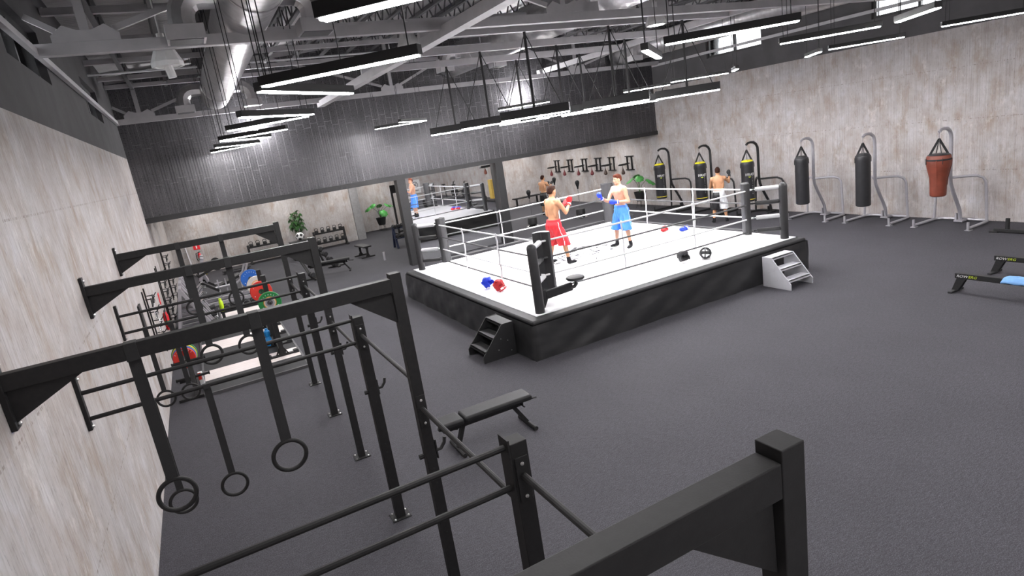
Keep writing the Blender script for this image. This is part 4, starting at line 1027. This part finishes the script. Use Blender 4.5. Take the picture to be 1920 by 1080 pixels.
# palm between them
t = thing('potted_palm', 'tall potted palm with drooping dark green fronds between the kettlebell racks', 'potted plant', (5.10, 28.6, 0))
MB().lathe([(0,0),(.16,0),(.21,.36),(.19,.36),(.18,.32),(0,.32)], n=18).build('pot', 'black', t)
MB().lathe([(0,.325),(.18,.325)], n=18).build('soil', 'soil', t)
MB().tube([(0,0,.3),(.01,0,.6),(-.01,0,.92),(0,0,1.15)], [.03,.024,.02,.015], 8).build('trunk', 'trunk', t)
rn = random.Random(3); f = MB()
for k in range(17):
    a = k*2.4; up = .25+.75*(k/16); L = .36-.10*(k/16)
    d = V((math.cos(a), math.sin(a), 0)); z0 = .95+.30*(k/16); pts = []
    for q in range(9):
        s = q/8; pts.append(V((0,0,z0))+d*(L*(s**.8))+V((0,0,(.30+.42*up)*math.sin(s*1.75)-.30*s*s*(1.15-up))))
    f.tube(pts, .006, 5)
    for q in range(1, 9):
        for s in (-1, 1):
            for e_ in (0, .5):
                p = pts[q] if e_ == 0 else (pts[q]+pts[q-1])/2
                tdir = (pts[q]-pts[q-1]).normalized(); sd = tdir.cross(V((0,0,1))).normalized()*s
                ll = .25*(1-.5*abs(q/8-.45)); e = p+(sd*.8+tdir*.35+V((0,0,-.75))).normalized()*ll
                f.strip([p, (p+e)/2+sd*.02+V((0,0,.02)), e], [.008, .020, .002], (d.x*.3, d.y*.3, 1))
f.build('fronds', 'palm', t, smooth=0)
# panda coloured exercise ball on a box
t = thing('plyo_box', 'low black plyometric box under the black and white ball', 'box', (4.75, 27.0, 0)); MB().b2((-.30,-.28,0),(.42,.28,.74)).build('body', 'rubber', t, bevel=.015)
MB().b2((-.32,-.30,.74),(.44,.30,.77)).build('lid', 'black', t, bevel=.01)
t = thing('exercise_ball', 'white ball with black patches resting on the black box', 'ball', (4.90, 27.0, .77+.175))
MB().ell((0,0,0), (.175,.175,.175), 24, 14).build('shell', 'whitep', t)
for a, e in ((-140,25),(-75,25),(-105,-35),(-30,-10),(180,-15),(60,20),(120,-20)):
    a, e = math.radians(a), math.radians(e); n = V((math.cos(a)*math.cos(e), math.sin(a)*math.cos(e), math.sin(e)))
    MB().lathe([(0,.178),(.04,.1745),(.075,.160)], n=6, R=n.to_track_quat('Z','Y').to_matrix()).build('patch', 'black', t, smooth=60)
# dumbbell towers
def tower(p0, p1, n, label, gl, lab2):
    p0, p1 = V(p0), V(p1); c = V((p1.x+.12, p1.y, 0))
    t = thing('dumbbell_tower', label, 'dumbbell rack', c, 0, 'dumbbell towers')
    MB().bar(p0-c+V((.0,.12,-.02)), V((p1.x, p1.y+.12, .06))-c, .06, .05).bar(p0-c+V((.02,.12,0)), V((p0.x+.25, p0.y+.3, .03))-c, .06, .05).build('spine', 'rig', t, smooth=0)
    MB().b2((-.35,.08,0),(.25,.18,.05)).b2((-.05,-.15,0),(.05,.45,.05)).build('base', 'rig', t, smooth=0)
    for k in range(n):
        p = p0+(p1-p0)*(k/(n-1)); MB().bar(p-c+V((0,.02,-.085)), p-c+V((0,.16,-.085)), .05, .03).build('cradle', 'rig', t, smooth=0)
        d = dumbbell(p, .25, 'black dumbbell on the %s, %s from the top' % (lab2, ORD[k]), gl, .085, .30)
tower((4.97, 24.2, .86), (5.33, 22.95, .13), 5, 'slanted black dumbbell tower behind the far bench', 'dumbbells on the slanted tower', 'slanted tower')
tower((4.10, 22.6, .64), (4.22, 21.4, .20), 2, 'small dumbbell stand seen between the rig uprights', 'dumbbells on the small stand', 'small stand')
# blue dumbbell rack beside the column
t = thing('dumbbell_rack', 'two tier dumbbell rack with navy legs beside the left mirror column', 'dumbbell rack', (8.55, 24.2, 0))
for x in (-.42, .42): MB().bar((x,-.22,0),(x,.05,.85),.08,.07).bar((x,.30,0),(x,.05,.85),.08,.07).build('side_frame', 'navy', t, smooth=0)
MB().b2((-.45,-.22,.38),(.45,.12,.41)).build('shelf', 'navy', t, smooth=0); MB().b2((-.45,-.07,.78),(.45,.16,.81)).build('shelf', 'navy', t, smooth=0)
for r, (z, y) in enumerate(((.48,-.05),(.88,.05))):
    for k in range(5): dumbbell((8.55-.36+.18*k, 24.2+y, z), 0, 'black dumbbell on the %s tier of the navy rack, %s from the left' % (('lower','upper')[r], ORD[k]), 'dumbbells on the navy rack', .07, .30)
t = thing('power_tower', 'tall black frame tower in the recess behind the left mirror column', 'frame tower', (9.75, 28.0, 0))
for s in (-.28, .28): MB().b2((s-.04,-.04,0),(s+.04,.04,2.3)).b2((s-.05,-.5,0),(s+.05,.5,.06)).build('post', 'rig', t, smooth=0)
MB().b2((-.32,-.12,1.95),(.32,.04,2.32)).build('head_box', 'rig', t, smooth=0); MB().b2((-.3,-.03,.1),(.3,.03,.18)).build('cross_bar', 'rig', t, smooth=0)
o = MB().lathe([(0,0),(.045,0),(.045,.30),(.04,.31),(0,.31)], n=14).build('floor_pin', 'silver', loc=(6.97, 22.0, 0)); tag(o, 'short pale grey cylinder standing alone on the floor', 'cylinder')
# monstera plants
def monstera(loc, seed, label, leaves, H):
    t = thing('potted_monstera', label, 'potted plant', loc, 0, 'broad leaved pot plants')
    for k in range(4):
        a = PI/4+k*PI/2; MB().tube([(.13*math.cos(a),.13*math.sin(a),.30),(.20*math.cos(a),.20*math.sin(a),0)], .009, 6).build('stand_leg', 'black', t)
    MB().torus((0,0,.06), .185, .007, 'z', 20, 6).build('stand_ring', 'black', t)
    MB().lathe([(0,.28),(.17,.28),(.26,.66),(.235,.66),(.22,.62),(0,.62)], n=20).build('pot', 'black', t)
    MB().lathe([(0,.625),(.22,.625)], n=20).build('soil', 'soil', t)
    st = MB(); lf = MB()
    for (dx, dy, dz, r, tx, ty) in leaves:
        p = V((dx, dy, dz)); st.tube([(0,0,.6),(dx*.25,dy*.25,.6+(dz-.6)*.6),(dx*.8,dy*.8,dz-.01),p], .009, 6)
        n = V((tx, ty, 1)).normalized(); h = V((dx, dy, 0)).normalized() if abs(dx)+abs(dy) > .01 else V((1,0,0)); u = (h-n*h.dot(n)).normalized(); w = n.cross(u)
        # lobed heart shape
        N = 26; c = lf.bm.verts.new(p); ring = []
        for i in range(N+1):
            a = -PI+2*PI*i/N; rr = r*(1.0-.18*abs(math.sin(a*4.5)))*(.72+.33*math.cos(a*.5)**2)
            if abs(a) > 2.9: rr *= .5
            q = p+u*(rr*math.cos(a)*1.15+r*.35)+w*(rr*math.sin(a))-n*(.22*(rr*math.cos(a))**2/r+.30*(rr*math.sin(a))**2/r)
            ring.append(lf.bm.verts.new(q))
        for i in range(N): lf.face((c, ring[i], ring[i+1]))
    st.build('stems', 'stem', t); lf.build('leaves', 'leaf', t, smooth=60, solid=.003)
    return t
monstera((9.52, 30.9, 0), 1, 'pot plant with broad bright green leaves in the recess left of the mirror', [(-.5,-.1,1.28,.22,-.6,-.3),(-.28,-.15,1.40,.20,-.5,-.5),(.35,-.1,1.30,.22,.5,-.5),(.62,0,1.22,.2,.7,-.3),(.05,-.3,1.0,.26,.0,-.9),(.1,.3,1.3,.2,0,.6)], 1.4)
monstera((17.80, 20.45, 0), 2, 'pot plant with broad bright green leaves behind the blue boxer', [(-.10,-.15,1.32,.23,-.4,-.5),(.22,-.32,1.14,.27,.3,-.6),(-.25,.15,1.25,.22,-.6,.2),(.12,.25,1.35,.2,.2,.5)], 1.3)

# ------------------------------------------------------------------ rowing machines at the right
def rower(x, y, label):
    t = thing('rowing_machine', label, 'rowing machine', (x, y, 0), 0, 'rowing machines')
    MB().b2((-.05, -2.05, .245), (.05, .0, .335)).build('rail', 'rig', t, bevel=.006, smooth=0)
    MB().prism([(-.045,-.03,.25),(-.045,-.17,.25),(-.06,-.06,.03),(-.06,.04,.03)], (.03,0,0)).prism([(.015,-.03,.25),(.015,-.17,.25),(.03,-.06,.03),(.03,.04,.03)], (.03,0,0)).build('rear_leg', 'rig', t, smooth=0)
    MB().b2((-.20,-.035,0),(.20,.035,.035)).build('rear_foot', 'rubber', t, bevel=.012)
    MB().b2((-.16,-1.75,.36),(.16,-1.47,.43)).build('seat', 'leather', t, bevel=.03)
    MB().b2((-.06,-1.70,.335),(.06,-1.52,.36)).build('seat_carriage', 'rig', t, smooth=0)
    MB().bar((0,-1.95,.30),(0,-2.35,.34),.09,.09).tube([(-.30,-2.55,.03),(.30,-2.55,.03)], .03, 8).bar((0,-2.3,.3),(0,-2.55,.03),.07,.06).build('front_frame', 'rig', t, smooth=0)
    MB().lathe([(0,-.10),(.24,-.10),(.27,-.06),(.27,.06),(.24,.10),(0,.10)], (0,-2.42,.42), 28, Matrix.Rotation(PI/2,3,'Y')).build('flywheel_cage', 'black', t)
    MB().tube([(0,-2.38,.55),(0,-2.30,.85),(0,-2.05,1.0)], .022, 8).build('monitor_arm', 'rig', t); MB().box((0,-2.0,1.02),(.20,.04,.16),Matrix.Rotation(-.4,3,'X')).build('monitor', 'black', t, bevel=.008)
    for s in (-1, 1): MB().box((s*.11,-1.75,.40),(.12,.06,.30),Matrix.Rotation(.7,3,'X')).build('foot_rest', 'rubber', t, bevel=.01)
    MB().tube([(-.25,-2.05,.52),(.25,-2.05,.52)], .016, 8).build('pull_handle', 'rubber', t)
    r = (PI/2, 0, -PI/2)
    text('printed_name', 'ROW', .062, 'whitep', t, (-.0525, -.115, .290), r, 1.15, .001, .3)
    text('printed_name', 'ERG', .062, 'lime', t, (-.0525, -.275, .290), r, 1.15, .001, .3)
    return t
rower(12.62, 5.72, 'nearer black rowing machine with a pale blue towel on its rail'); rower(13.99, 5.76, 'farther black rowing machine behind the one with the towel')
tw = MB()
N = 10; g = []
for i in range(N+1):
    row = []
    for j in range(7):
        x = -.19+.38*i/N; y = -.20+.36*j/6; d = max(0, abs(x)-.10)
        row.append(tw.bm.verts.new((x, y, .012+.006*math.sin(j*1.7+i)-d*.55)))
    g.append(row)
for i in range(N):
    for j in range(6): tw.face((g[i][j], g[i+1][j], g[i+1][j+1], g[i][j+1]))
o = tw.build('towel', 'towel', solid=.02, smooth=60, loc=(12.63, 4.82, .345)); tag(o, 'folded pale blue towel lying over the nearer rowing machine', 'towel')
# things the mirror shows behind the viewpoint
t = thing('no_phone_sign', 'white sign with a black crossed circle, seen beside the boxer in the mirror', 'sign', (16.3, YF+.012, 1.0))
MB().b2((-.42,-.01,-.5),(.42,.01,.5)).build('board', 'signwhite', t, bevel=.004, smooth=0)
MB().torus((0,.012,.12), .22, .022, 'y', 32, 6).bar((-.15,.013,-.03),(.15,.013,.27),.03,.006,up=(0,1,0)).bar((-.08,.013,.17),(.10,.013,.05),.06,.006,up=(0,1,0)).build('ban_symbol', 'black', t)
MB().b2((-.24,.010,-.32),(.24,.013,-.27)).build('line_of_writing', 'black', t, smooth=0)
t = thing('foam_locker', 'tall yellow foam block against the right wall, seen in the mirror', 'foam block', (18.05, 4.55, 0)); MB().b2((-.1,-.2,0),(.28,.2,1.2)).build('body', 'ylock', t, bevel=.02)
def bike(loc, rz, label):
    t = thing('exercise_bike', label, 'exercise bike', loc, rz, 'exercise bikes')
    MB().tube([(-.45,-.25,.03),(-.45,.25,.03)], .03, 8).tube([(.5,-.25,.03),(.5,.25,.03)], .03, 8).bar((-.45,0,.04),(.5,0,.04),.07,.05).bar((-.2,0,.05),(-.3,0,.95),.06,.06).bar((.2,0,.05),(.45,0,1.1),.06,.06).bar((-.22,0,.45),(.32,0,.55),.07,.07).build('frame', 'rig', t, smooth=0)
    MB().lathe([(0,-.05),(.27,-.05),(.27,.05),(0,.05)], (.42,0,.36), 28, Matrix.Rotation(PI/2,3,'X')).build('flywheel', 'black', t)
    MB().b2((-.45,-.10,.95),(-.18,.10,1.02)).build('saddle', 'leather', t, bevel=.03); MB().tube([(.5,-.22,1.15),(.46,-.2,1.08),(.46,.2,1.08),(.5,.22,1.15)], .018, 8).build('handlebar', 'rig', t)
bike((17.6,-1.6,0), .6, 'black exercise bike near the front right corner, mirrored above the ropes'); bike((17.6, .3, 0), .6, 'black exercise bike further along the right wall, mirrored above the ropes')
# ------------------------------------------------------------------ people
def loft(b, rings, n=20):
    rr = []
    for cx, cy, z, rx, ry in rings:
        rr.append([b.bm.verts.new((cx+rx*math.cos(2*PI*k/n), cy+ry*math.sin(2*PI*k/n), z)) for k in range(n)])
    for a, c in zip(rr, rr[1:]):
        for k in range(n): b.face((a[k], a[(k+1)%n], c[(k+1)%n], c[k]))
    b.face(rr[0][::-1]); b.face(rr[-1])
def fuse(b, voxel, it, name, mats, parent, pick=None, post=None):
    """union of overlapping volumes -> one continuous smooth surface"""
    bmesh.ops.recalc_face_normals(b.bm, faces=b.bm.faces)
    me = bpy.data.meshes.new('tmp'); b.bm.to_mesh(me); b.bm.free()
    o = bpy.data.objects.new('tmp', me); COL.objects.link(o)
    r = o.modifiers.new('r', 'REMESH'); r.mode = 'VOXEL'; r.voxel_size = voxel
    s = o.modifiers.new('s', 'SMOOTH'); s.factor = .5; s.iterations = it
    dg = bpy.context.evaluated_depsgraph_get(); dg.update()
    nm = bpy.data.meshes.new_from_object(o.evaluated_get(dg)); bpy.data.objects.remove(o); bpy.data.meshes.remove(me)
    nm.name = name; nm.materials.clear()
    for m in mats: nm.materials.append(M[m])
    if post:
        for v in nm.vertices: v.co = post(v.co.copy(), v.normal.copy())
    for p in nm.polygons:
        p.use_smooth = True
        p.material_index = pick(p.center, p.normal) if pick else 0
    o = bpy.data.objects.new(name, nm); COL.objects.link(o); o.parent = parent
    return o
def limb(b, pts, rs, n=12):
    """tapered limb through pts with in-between points"""
    P = []; Rr = []
    for i in range(len(pts)-1):
        for q in range(4):
            t = q/4; P.append(V(pts[i])*(1-t)+V(pts[i+1])*t); Rr.append(rs[i]*(1-t)+rs[i+1]*t)
    P.append(V(pts[-1])); Rr.append(rs[-1])
    b.tube(P, Rr, n)
def person(loc, rz, label, arms, feet, skin, hair, glove, trunks, lean=0.04, head_turn=0, head_tilt=0, glove_dirs=None, sole=False, twist=0):
    t = thing('person', label, 'person', loc, rz, 'boxers'); t.scale = (1.03, 1.05, 1.02) if 'red' in label else (1, 1, 1)
    def T(p):   # lean and twist of the upper body
        p = V(p); h = max(0, p.z-.95)
        a = twist*min(1, h/.45); x, y = p.x, p.y
        p.x, p.y = x*math.cos(a)-y*math.sin(a), x*math.sin(a)+y*math.cos(a)
        p.x += lean*h*1.6; return p
    b = MB()
    loft(b, [(0,0,.80,.07,.10),(0,0,.86,.105,.155),(-.005,0,.93,.118,.172),(0,0,1.0,.108,.162),(.006,0,1.08,.096,.142),(.008,0,1.15,.096,.140),(.004,0,1.23,.106,.156),(.0,0,1.31,.118,.176),(-.004,0,1.38,.120,.186),(-.012,0,1.44,.108,.184),(-.018,0,1.485,.088,.150),(-.015,0,1.52,.070,.095),(-.008,0,1.55,.060,.066)])
    # chest, shoulder blades, collar
    for s in (-1, 1):
        b.ell((.072, s*.082, 1.375), (.052, .085, .066)); b.ell((-.082, s*.085, 1.37), (.045, .075, .105)); b.ell((-.03, s*.115, 1.475), (.055, .085, .045))
        b.ell((-.055, s*.14, 1.24), (.05, .042, .13)); b.ell((-.075, s*.075, .90), (.062, .085, .085))
        b.ell((-.005, s*.192, 1.430), (.070, .066, .080))
    b.ell((.075, 0, 1.15), (.035, .075, .13))
    if lean or twist:
        for v in b.bm.verts: v.co = T(v.co)
    nb = T((-.008, 0, 1.50)); 
    H = T((0, 0, 1.66)); Rh = Matrix.Rotation(head_turn, 3, 'Z') @ Matrix.Rotation(head_tilt, 3, 'Y')
    def hp(x, y, z): return H + Rh @ V((x, y, z))
    limb(b, [nb, hp(-.012, 0, -.055)], [.064, .058])
    b.ell(hp(-.008, 0, .035), (.098, .077, .100), 18, 12, Rh)        # cranium
    b.ell(hp(.030, 0, -.035), (.066, .060, .080), 16, 10, Rh)        # face
    b.ell(hp(.062, 0, -.085), (.034, .036, .028), 12, 8, Rh)         # chin
    for s in (-1, 1):
        b.ell(hp(.018, s*.050, -.060), (.052, .018, .035), 10, 7, Rh)   # jaw
        b.ell(hp(.066, s*.040, -.020), (.026, .024, .018), 10, 7, Rh)   # cheekbone
        b.ell(hp(.076, s*.030, .032), (.020, .030, .012), 10, 6, Rh)    # brow ridge
        b.ell(hp(-.008, s*.077, -.005), (.024, .010, .034), 10, 7, Rh @ Matrix.Rotation(s*.3, 3, 'Z'))  # ear
    b.tube([hp(.088, 0, .022), hp(.104, 0, -.008), hp(.116, 0, -.024)], [.009, .012, .014], 8); b.ell(hp(.098, 0, -.030), (.018, .020, .010), 10, 6, Rh)
    b.ell(hp(.088, 0, -.060), (.014, .025, .011), 10, 6, Rh)
    hands = {}
    for s, key in ((-1, 'R'), (1, 'L')):
        e, w = V(arms[key][0]), V(arms[key][1])
        sh = T((-.005, s*.198, 1.435))
        m1 = (sh+e)/2; bic = m1+(w-e).normalized()*.012
        b.tube([sh, sh*.75+e*.25, bic, sh*.2+e*.8, e], [.058, .056, .052, .043, .040], 12)
        fm = e*.72+w*.28
        b.tube([e, fm, e*.4+w*.6, w], [.041, .046, .037, .029], 12); b.ell(e, (.042,.042,.042), 10, 7)
        hands[key] = (e, w)
        d = (w-e).normalized(); b.ell(w+d*.06, (.035,.035,.035), 10, 7)
        # legs
        hip = V((0, s*.092, .90)); ank = V((feet[key][0], feet[key][1], .085)); kn = V(feet[key][2]) if len(feet[key]) > 2 and feet[key][2] else (hip+ank)/2+V((.045, s*.01, .01))
        b.tube([hip, hip*.7+kn*.3, hip*.35+kn*.65, kn], [.098, .090, .070, .056], 14)
        cv = kn*.68+ank*.32-V((.014, 0, 0))
        b.tube([kn, cv, kn*.3+ank*.7, ank], [.056, .059, .044, .036], 14); b.ell(kn+V((.012,0,0)), (.052,.050,.055), 10, 7)
        fy = math.radians(feet[key][3] if len(feet[key]) > 3 else s*12); fd = V((math.cos(fy), math.sin(fy), 0))
        b.ell(ank+fd*.05-V((0,0,.045)), (.10,.036,.034), 10, 7, Matrix.Rotation(fy, 3, 'Z'))
    Ri = Rh.transposed()
    def pick(c, n):
        q = Ri @ (c-H)
        if abs(q.z+.062) < .006 and abs(q.y) < .024 and q.x > .085: return 2
        if abs(q.z-.008) < .006 and .020 < abs(q.y) < .042 and q.x > .058: return 1
        if abs(q.z-.036) < .0055 and .014 < abs(q.y) < .048 and q.x > .058: return 1
        return 0
    fuse(b, .0115, 4, 'body', [skin, 'brow', 'lip'], t, pick)
    # hair: a thick cap hugging the cranium, cut at the hairline
    hb = MB(); hb.ell(hp(-.012, 0, .045), (.104, .0835, .104), 22, 14, Rh)
    hb.ell(hp(-.040, 0, .010), (.080, .078, .085), 18, 12, Rh); hb.ell(hp(.045, 0, .105), (.058, .062, .034), 14, 8, Rh)
    for v in hb.bm.verts:
        q = Ri @ (v.co-H)
        lim = .068 if q.x > .035 else (.030 if q.x > .0 else (-.005 if q.x > -.03 else -.045))
        if q.z < lim and q.x > .0: q.x = min(q.x, .058); q.y *= .80; q.z = max(q.z, lim-.03)
        elif q.z < lim: q *= .80; 
        v.co = H + Rh @ q
    fuse(hb, .010, 2, 'hair', [hair], t)
    # trunks
    m1, m2 = trunks
    tb = MB()
    loft(tb, [(.004,0,1.035,.130,.172),(.0,0,1.0,.140,.184),(-.010,0,.93,.166,.206),(-.006,0,.86,.166,.216),(0,0,.78,.150,.222),(0,0,.70,.13,.205)])
    for s, key in ((-1, 'R'), (1, 'L')):
        hip = V((0, s*.092, .90)); ank = V((feet[key][0], feet[key][1], .085)); kn = V(feet[key][2]) if len(feet[key]) > 2 and feet[key][2] else (hip+ank)/2+V((.045, s*.01, .01))
        d = (kn-hip); a = hip+d*.15; e = kn+(ank-kn)*.14; 
        loft(tb, [(a.x+(e.x-a.x)*q, a.y+(e.y-a.y)*q-s*.012, a.z+(e.z-a.z)*q, .130+.016*q, .128+.020*q) for q in (0,.25,.5,.75,1)])
    def pickt(c, n):
        if m2 == 'split': return 1 if c.y > 0.0 else 0
        if c.z > .995: return 1 if m2 == 'band' else 0
        if abs(n.y) > .5 and abs(c.y) > .10 and abs(c.x+.012+.02*math.sin(c.z*9)) < .0062 : return 1
        if abs(n.y) > .5 and abs(c.y) > .10 and c.z < .47 and False : return 1
        return 0
    def fold(co, n):
        a = math.atan2(co.y, co.x)
        k = max(0, min(1, (1.03-co.z)/.3))
        return co + n*(.007*k*math.sin(a*9+co.z*14)+.004*k*math.sin(a*17-co.z*23)) + V((0,0,0))
    fuse(tb, .012, 2, 'trunks', [m1, 'trunkw' if m2 != 'split' else 'trunkk'], t, pickt, fold)
    wb = MB()
    loft(wb, [(.004,0,1.005,.139,.184),(.004,0,1.015,.141,.185),(.004,0,1.040,.134,.176),(.004,0,1.050,.128,.170),(.004,0,1.045,.118,.160)])
    wb.build('waistband', m1 if m2 != 'split' else 'trunkw', t)
    # shoes
    for s, key in ((-1, 'R'), (1, 'L')):
        ank = V((feet[key][0], feet[key][1], .085)); hip = V((0, s*.092, .90)); kn = V(feet[key][2]) if len(feet[key]) > 2 and feet[key][2] else (hip+ank)/2+V((.045, s*.01, .01))
        fy = math.radians(feet[key][3] if len(feet[key]) > 3 else s*12); Rf = Matrix.Rotation(fy, 3, 'Z'); fd = Rf @ V((1,0,0))
        sb = MB(); up = (kn-ank).normalized()
        sb.tube([ank-V((0,0,.03)), ank+up*.05, ank+up*.085], [.050,.048,.049], 14)
        sb.ell(ank+fd*.015-V((0,0,.035)), (.075,.044,.048), 14, 8, Rf); sb.ell(ank+fd*.10-V((0,0,.045)), (.085,.046,.036), 14, 8, Rf)
        sb.ell(ank+fd*.155-V((0,0,.052)), (.052,.043,.028), 14, 8, Rf)
        def flat(co, n): co.z = max(co.z, .004); return co
        sh = fuse(sb, .011, 2, 'shoe', ['shoe', 'white'], t, (lambda c, n: 1 if (sole and c.z < .022) else 0), flat)
    # gloves
    for key in ('R', 'L'):
        e, w = hands[key]; d = (w-e).normalized()
        if glove_dirs and key in glove_dirs: d2 = V(glove_dirs[key]).normalized()
        else: d2 = d
        s = -1 if key == 'R' else 1
        side = V((0,0,1)).cross(d2); side = side.normalized() if side.length > .1 else V((0,1,0)); upv = d2.cross(side)
        Rg = Matrix((d2, side, upv)).transposed()
        gb = MB(); c = w + d*.02
        gb.tube([w-d*.045, w+d*.02, c+d2*.05], [.045,.042,.045], 14)
        gb.ell(c+d2*.085, (.082,.056,.060), 16, 10, Rg); gb.ell(c+d2*.115+upv*(.006), (.058,.054,.062), 14, 9, Rg)
        gb.tube([c+d2*.03-side*s*.045+upv*.0, c+d2*.085-side*s*.058+upv*.012, c+d2*.135-side*s*.045+upv*.012], [.022,.027,.022], 10)
        g = fuse(gb, .010, 3, 'glove', [glove], t)
        if glove != 'rubber':
            MB().tube([w-d*.025, w+d*.0], [.0475,.0455], 14).build('wrist_strap', 'white', g)
    return t
S = .0
F0 = {'R': (.06, -.20, None, -14), 'L': (.0, .20, None, 14)}
person((8.44, 12.10, ZC), math.radians(8), 'man in red trunks and red gloves, guarding, back to the viewer, in the ring',
       {'R': ((.16,-.27,1.17), (.36,-.19,1.34)), 'L': ((.19,.24,1.17), (.38,.08,1.27))}, {'R': (.10,-.25,None,-8), 'L': (-.02,.24,None,10)}, 'skint', 'haird', 'red', ('trunkr','stripe'), .05, 0, .05,
       {'R': (.35,.1,.93), 'L': (.75,-.1,.6)})
person((10.40, 12.10, ZC), math.radians(186), 'man in blue trunks and blue gloves, facing left, in the ring',
       {'R': ((.20,-.22,1.16), (.37,-.24,1.26)), 'L': ((-.01,.275,1.13), (.20,.10,1.155))}, {'R': (.02,-.24,None,-16), 'L': (.02,.24,None,22)}, 'skin', 'hair', 'blue', ('trunkb','stripe'), .02, -.28, .04,
       {'R': (.45,-.15,.9), 'L': (.80,-.55,.10)})
person((15.20, 23.95, 0), math.radians(20), 'man in black trunks punching a standing reflex bag at the far end',
       {'R': ((.22,-.25,1.19), (.45,-.13,1.36)), 'L': ((.22,.25,1.19), (.45,.12,1.36))}, {'R': (.02,-.20,None,-10), 'L': (.04,.20,None,10)}, 'skint', 'haird', 'rubber', ('trunkk','plain'), .05, .1, .03,
       {'R': (.9,.2,.3), 'L': (.9,0,.3)})
person((16.22, 14.56, 0), math.radians(48), 'man in white and black trunks, back to the viewer, facing a punching bag',
       {'R': ((.14,-.33,1.27), (.27,-.37,1.47)), 'L': ((.20,.25,1.13), (.40,.10,1.28))}, {'R': (.02,-.20,None,-14), 'L': (.02,.20,None,10)}, 'skint', 'haird', 'rubber', ('trunkw','split'), .02, -.15, .02,
       {'R': (.3,.1,.95), 'L': (.8,-.2,.5)}, True)
# ------------------------------------------------------------------ camera, daylight, view
cam = bpy.data.cameras.new('camera'); co = bpy.data.objects.new('camera', cam); COL.objects.link(co); SC.camera = co
cam.sensor_width = 36; cam.lens = 36*1143.497/1920; cam.clip_start = .05
R = Matrix([[0.871987, 0.242429, -0.425284], [-0.466786, 0.150044, -0.871549], [-0.147477, 0.958496, 0.243999]])
mw = R.to_4x4(); mw.translation = V((1.22, 0, 3.83)); co.matrix_world = mw
w = bpy.data.worlds.new('world'); SC.world = w; w.use_nodes = True
nt = w.node_tree; bg = nt.nodes['Background']
sky = nt.nodes.new('ShaderNodeTexSky'); sky.sky_type = 'HOSEK_WILKIE'; sky.turbidity = 6; sky.sun_direction = (-.2, -.4, .9)
mx = nt.nodes.new('ShaderNodeMix'); mx.data_type = 'RGBA'; mx.inputs[0].default_value = .8
nt.links.new(sky.outputs[0], mx.inputs[6]); mx.inputs[7].default_value = (.95, .97, 1, 1)
nt.links.new(mx.outputs[2], bg.inputs[0]); bg.inputs[1].default_value = 6.0
SC.view_settings.view_transform = 'Standard'; SC.view_settings.look = 'None'; SC.view_settings.gamma = 1; SC.view_settings.use_curve_mapping = False
SC.view_settings.exposure = 0.0
SC.cycles.use_denoising = True; SC.cycles.use_light_tree = True
SC.cycles.max_bounces = 8; SC.cycles.diffuse_bounces = 4; SC.cycles.glossy_bounces = 4; SC.cycles.sample_clamp_indirect = 8
SC.cycles.caustics_reflective = False; SC.cycles.caustics_refractive = False
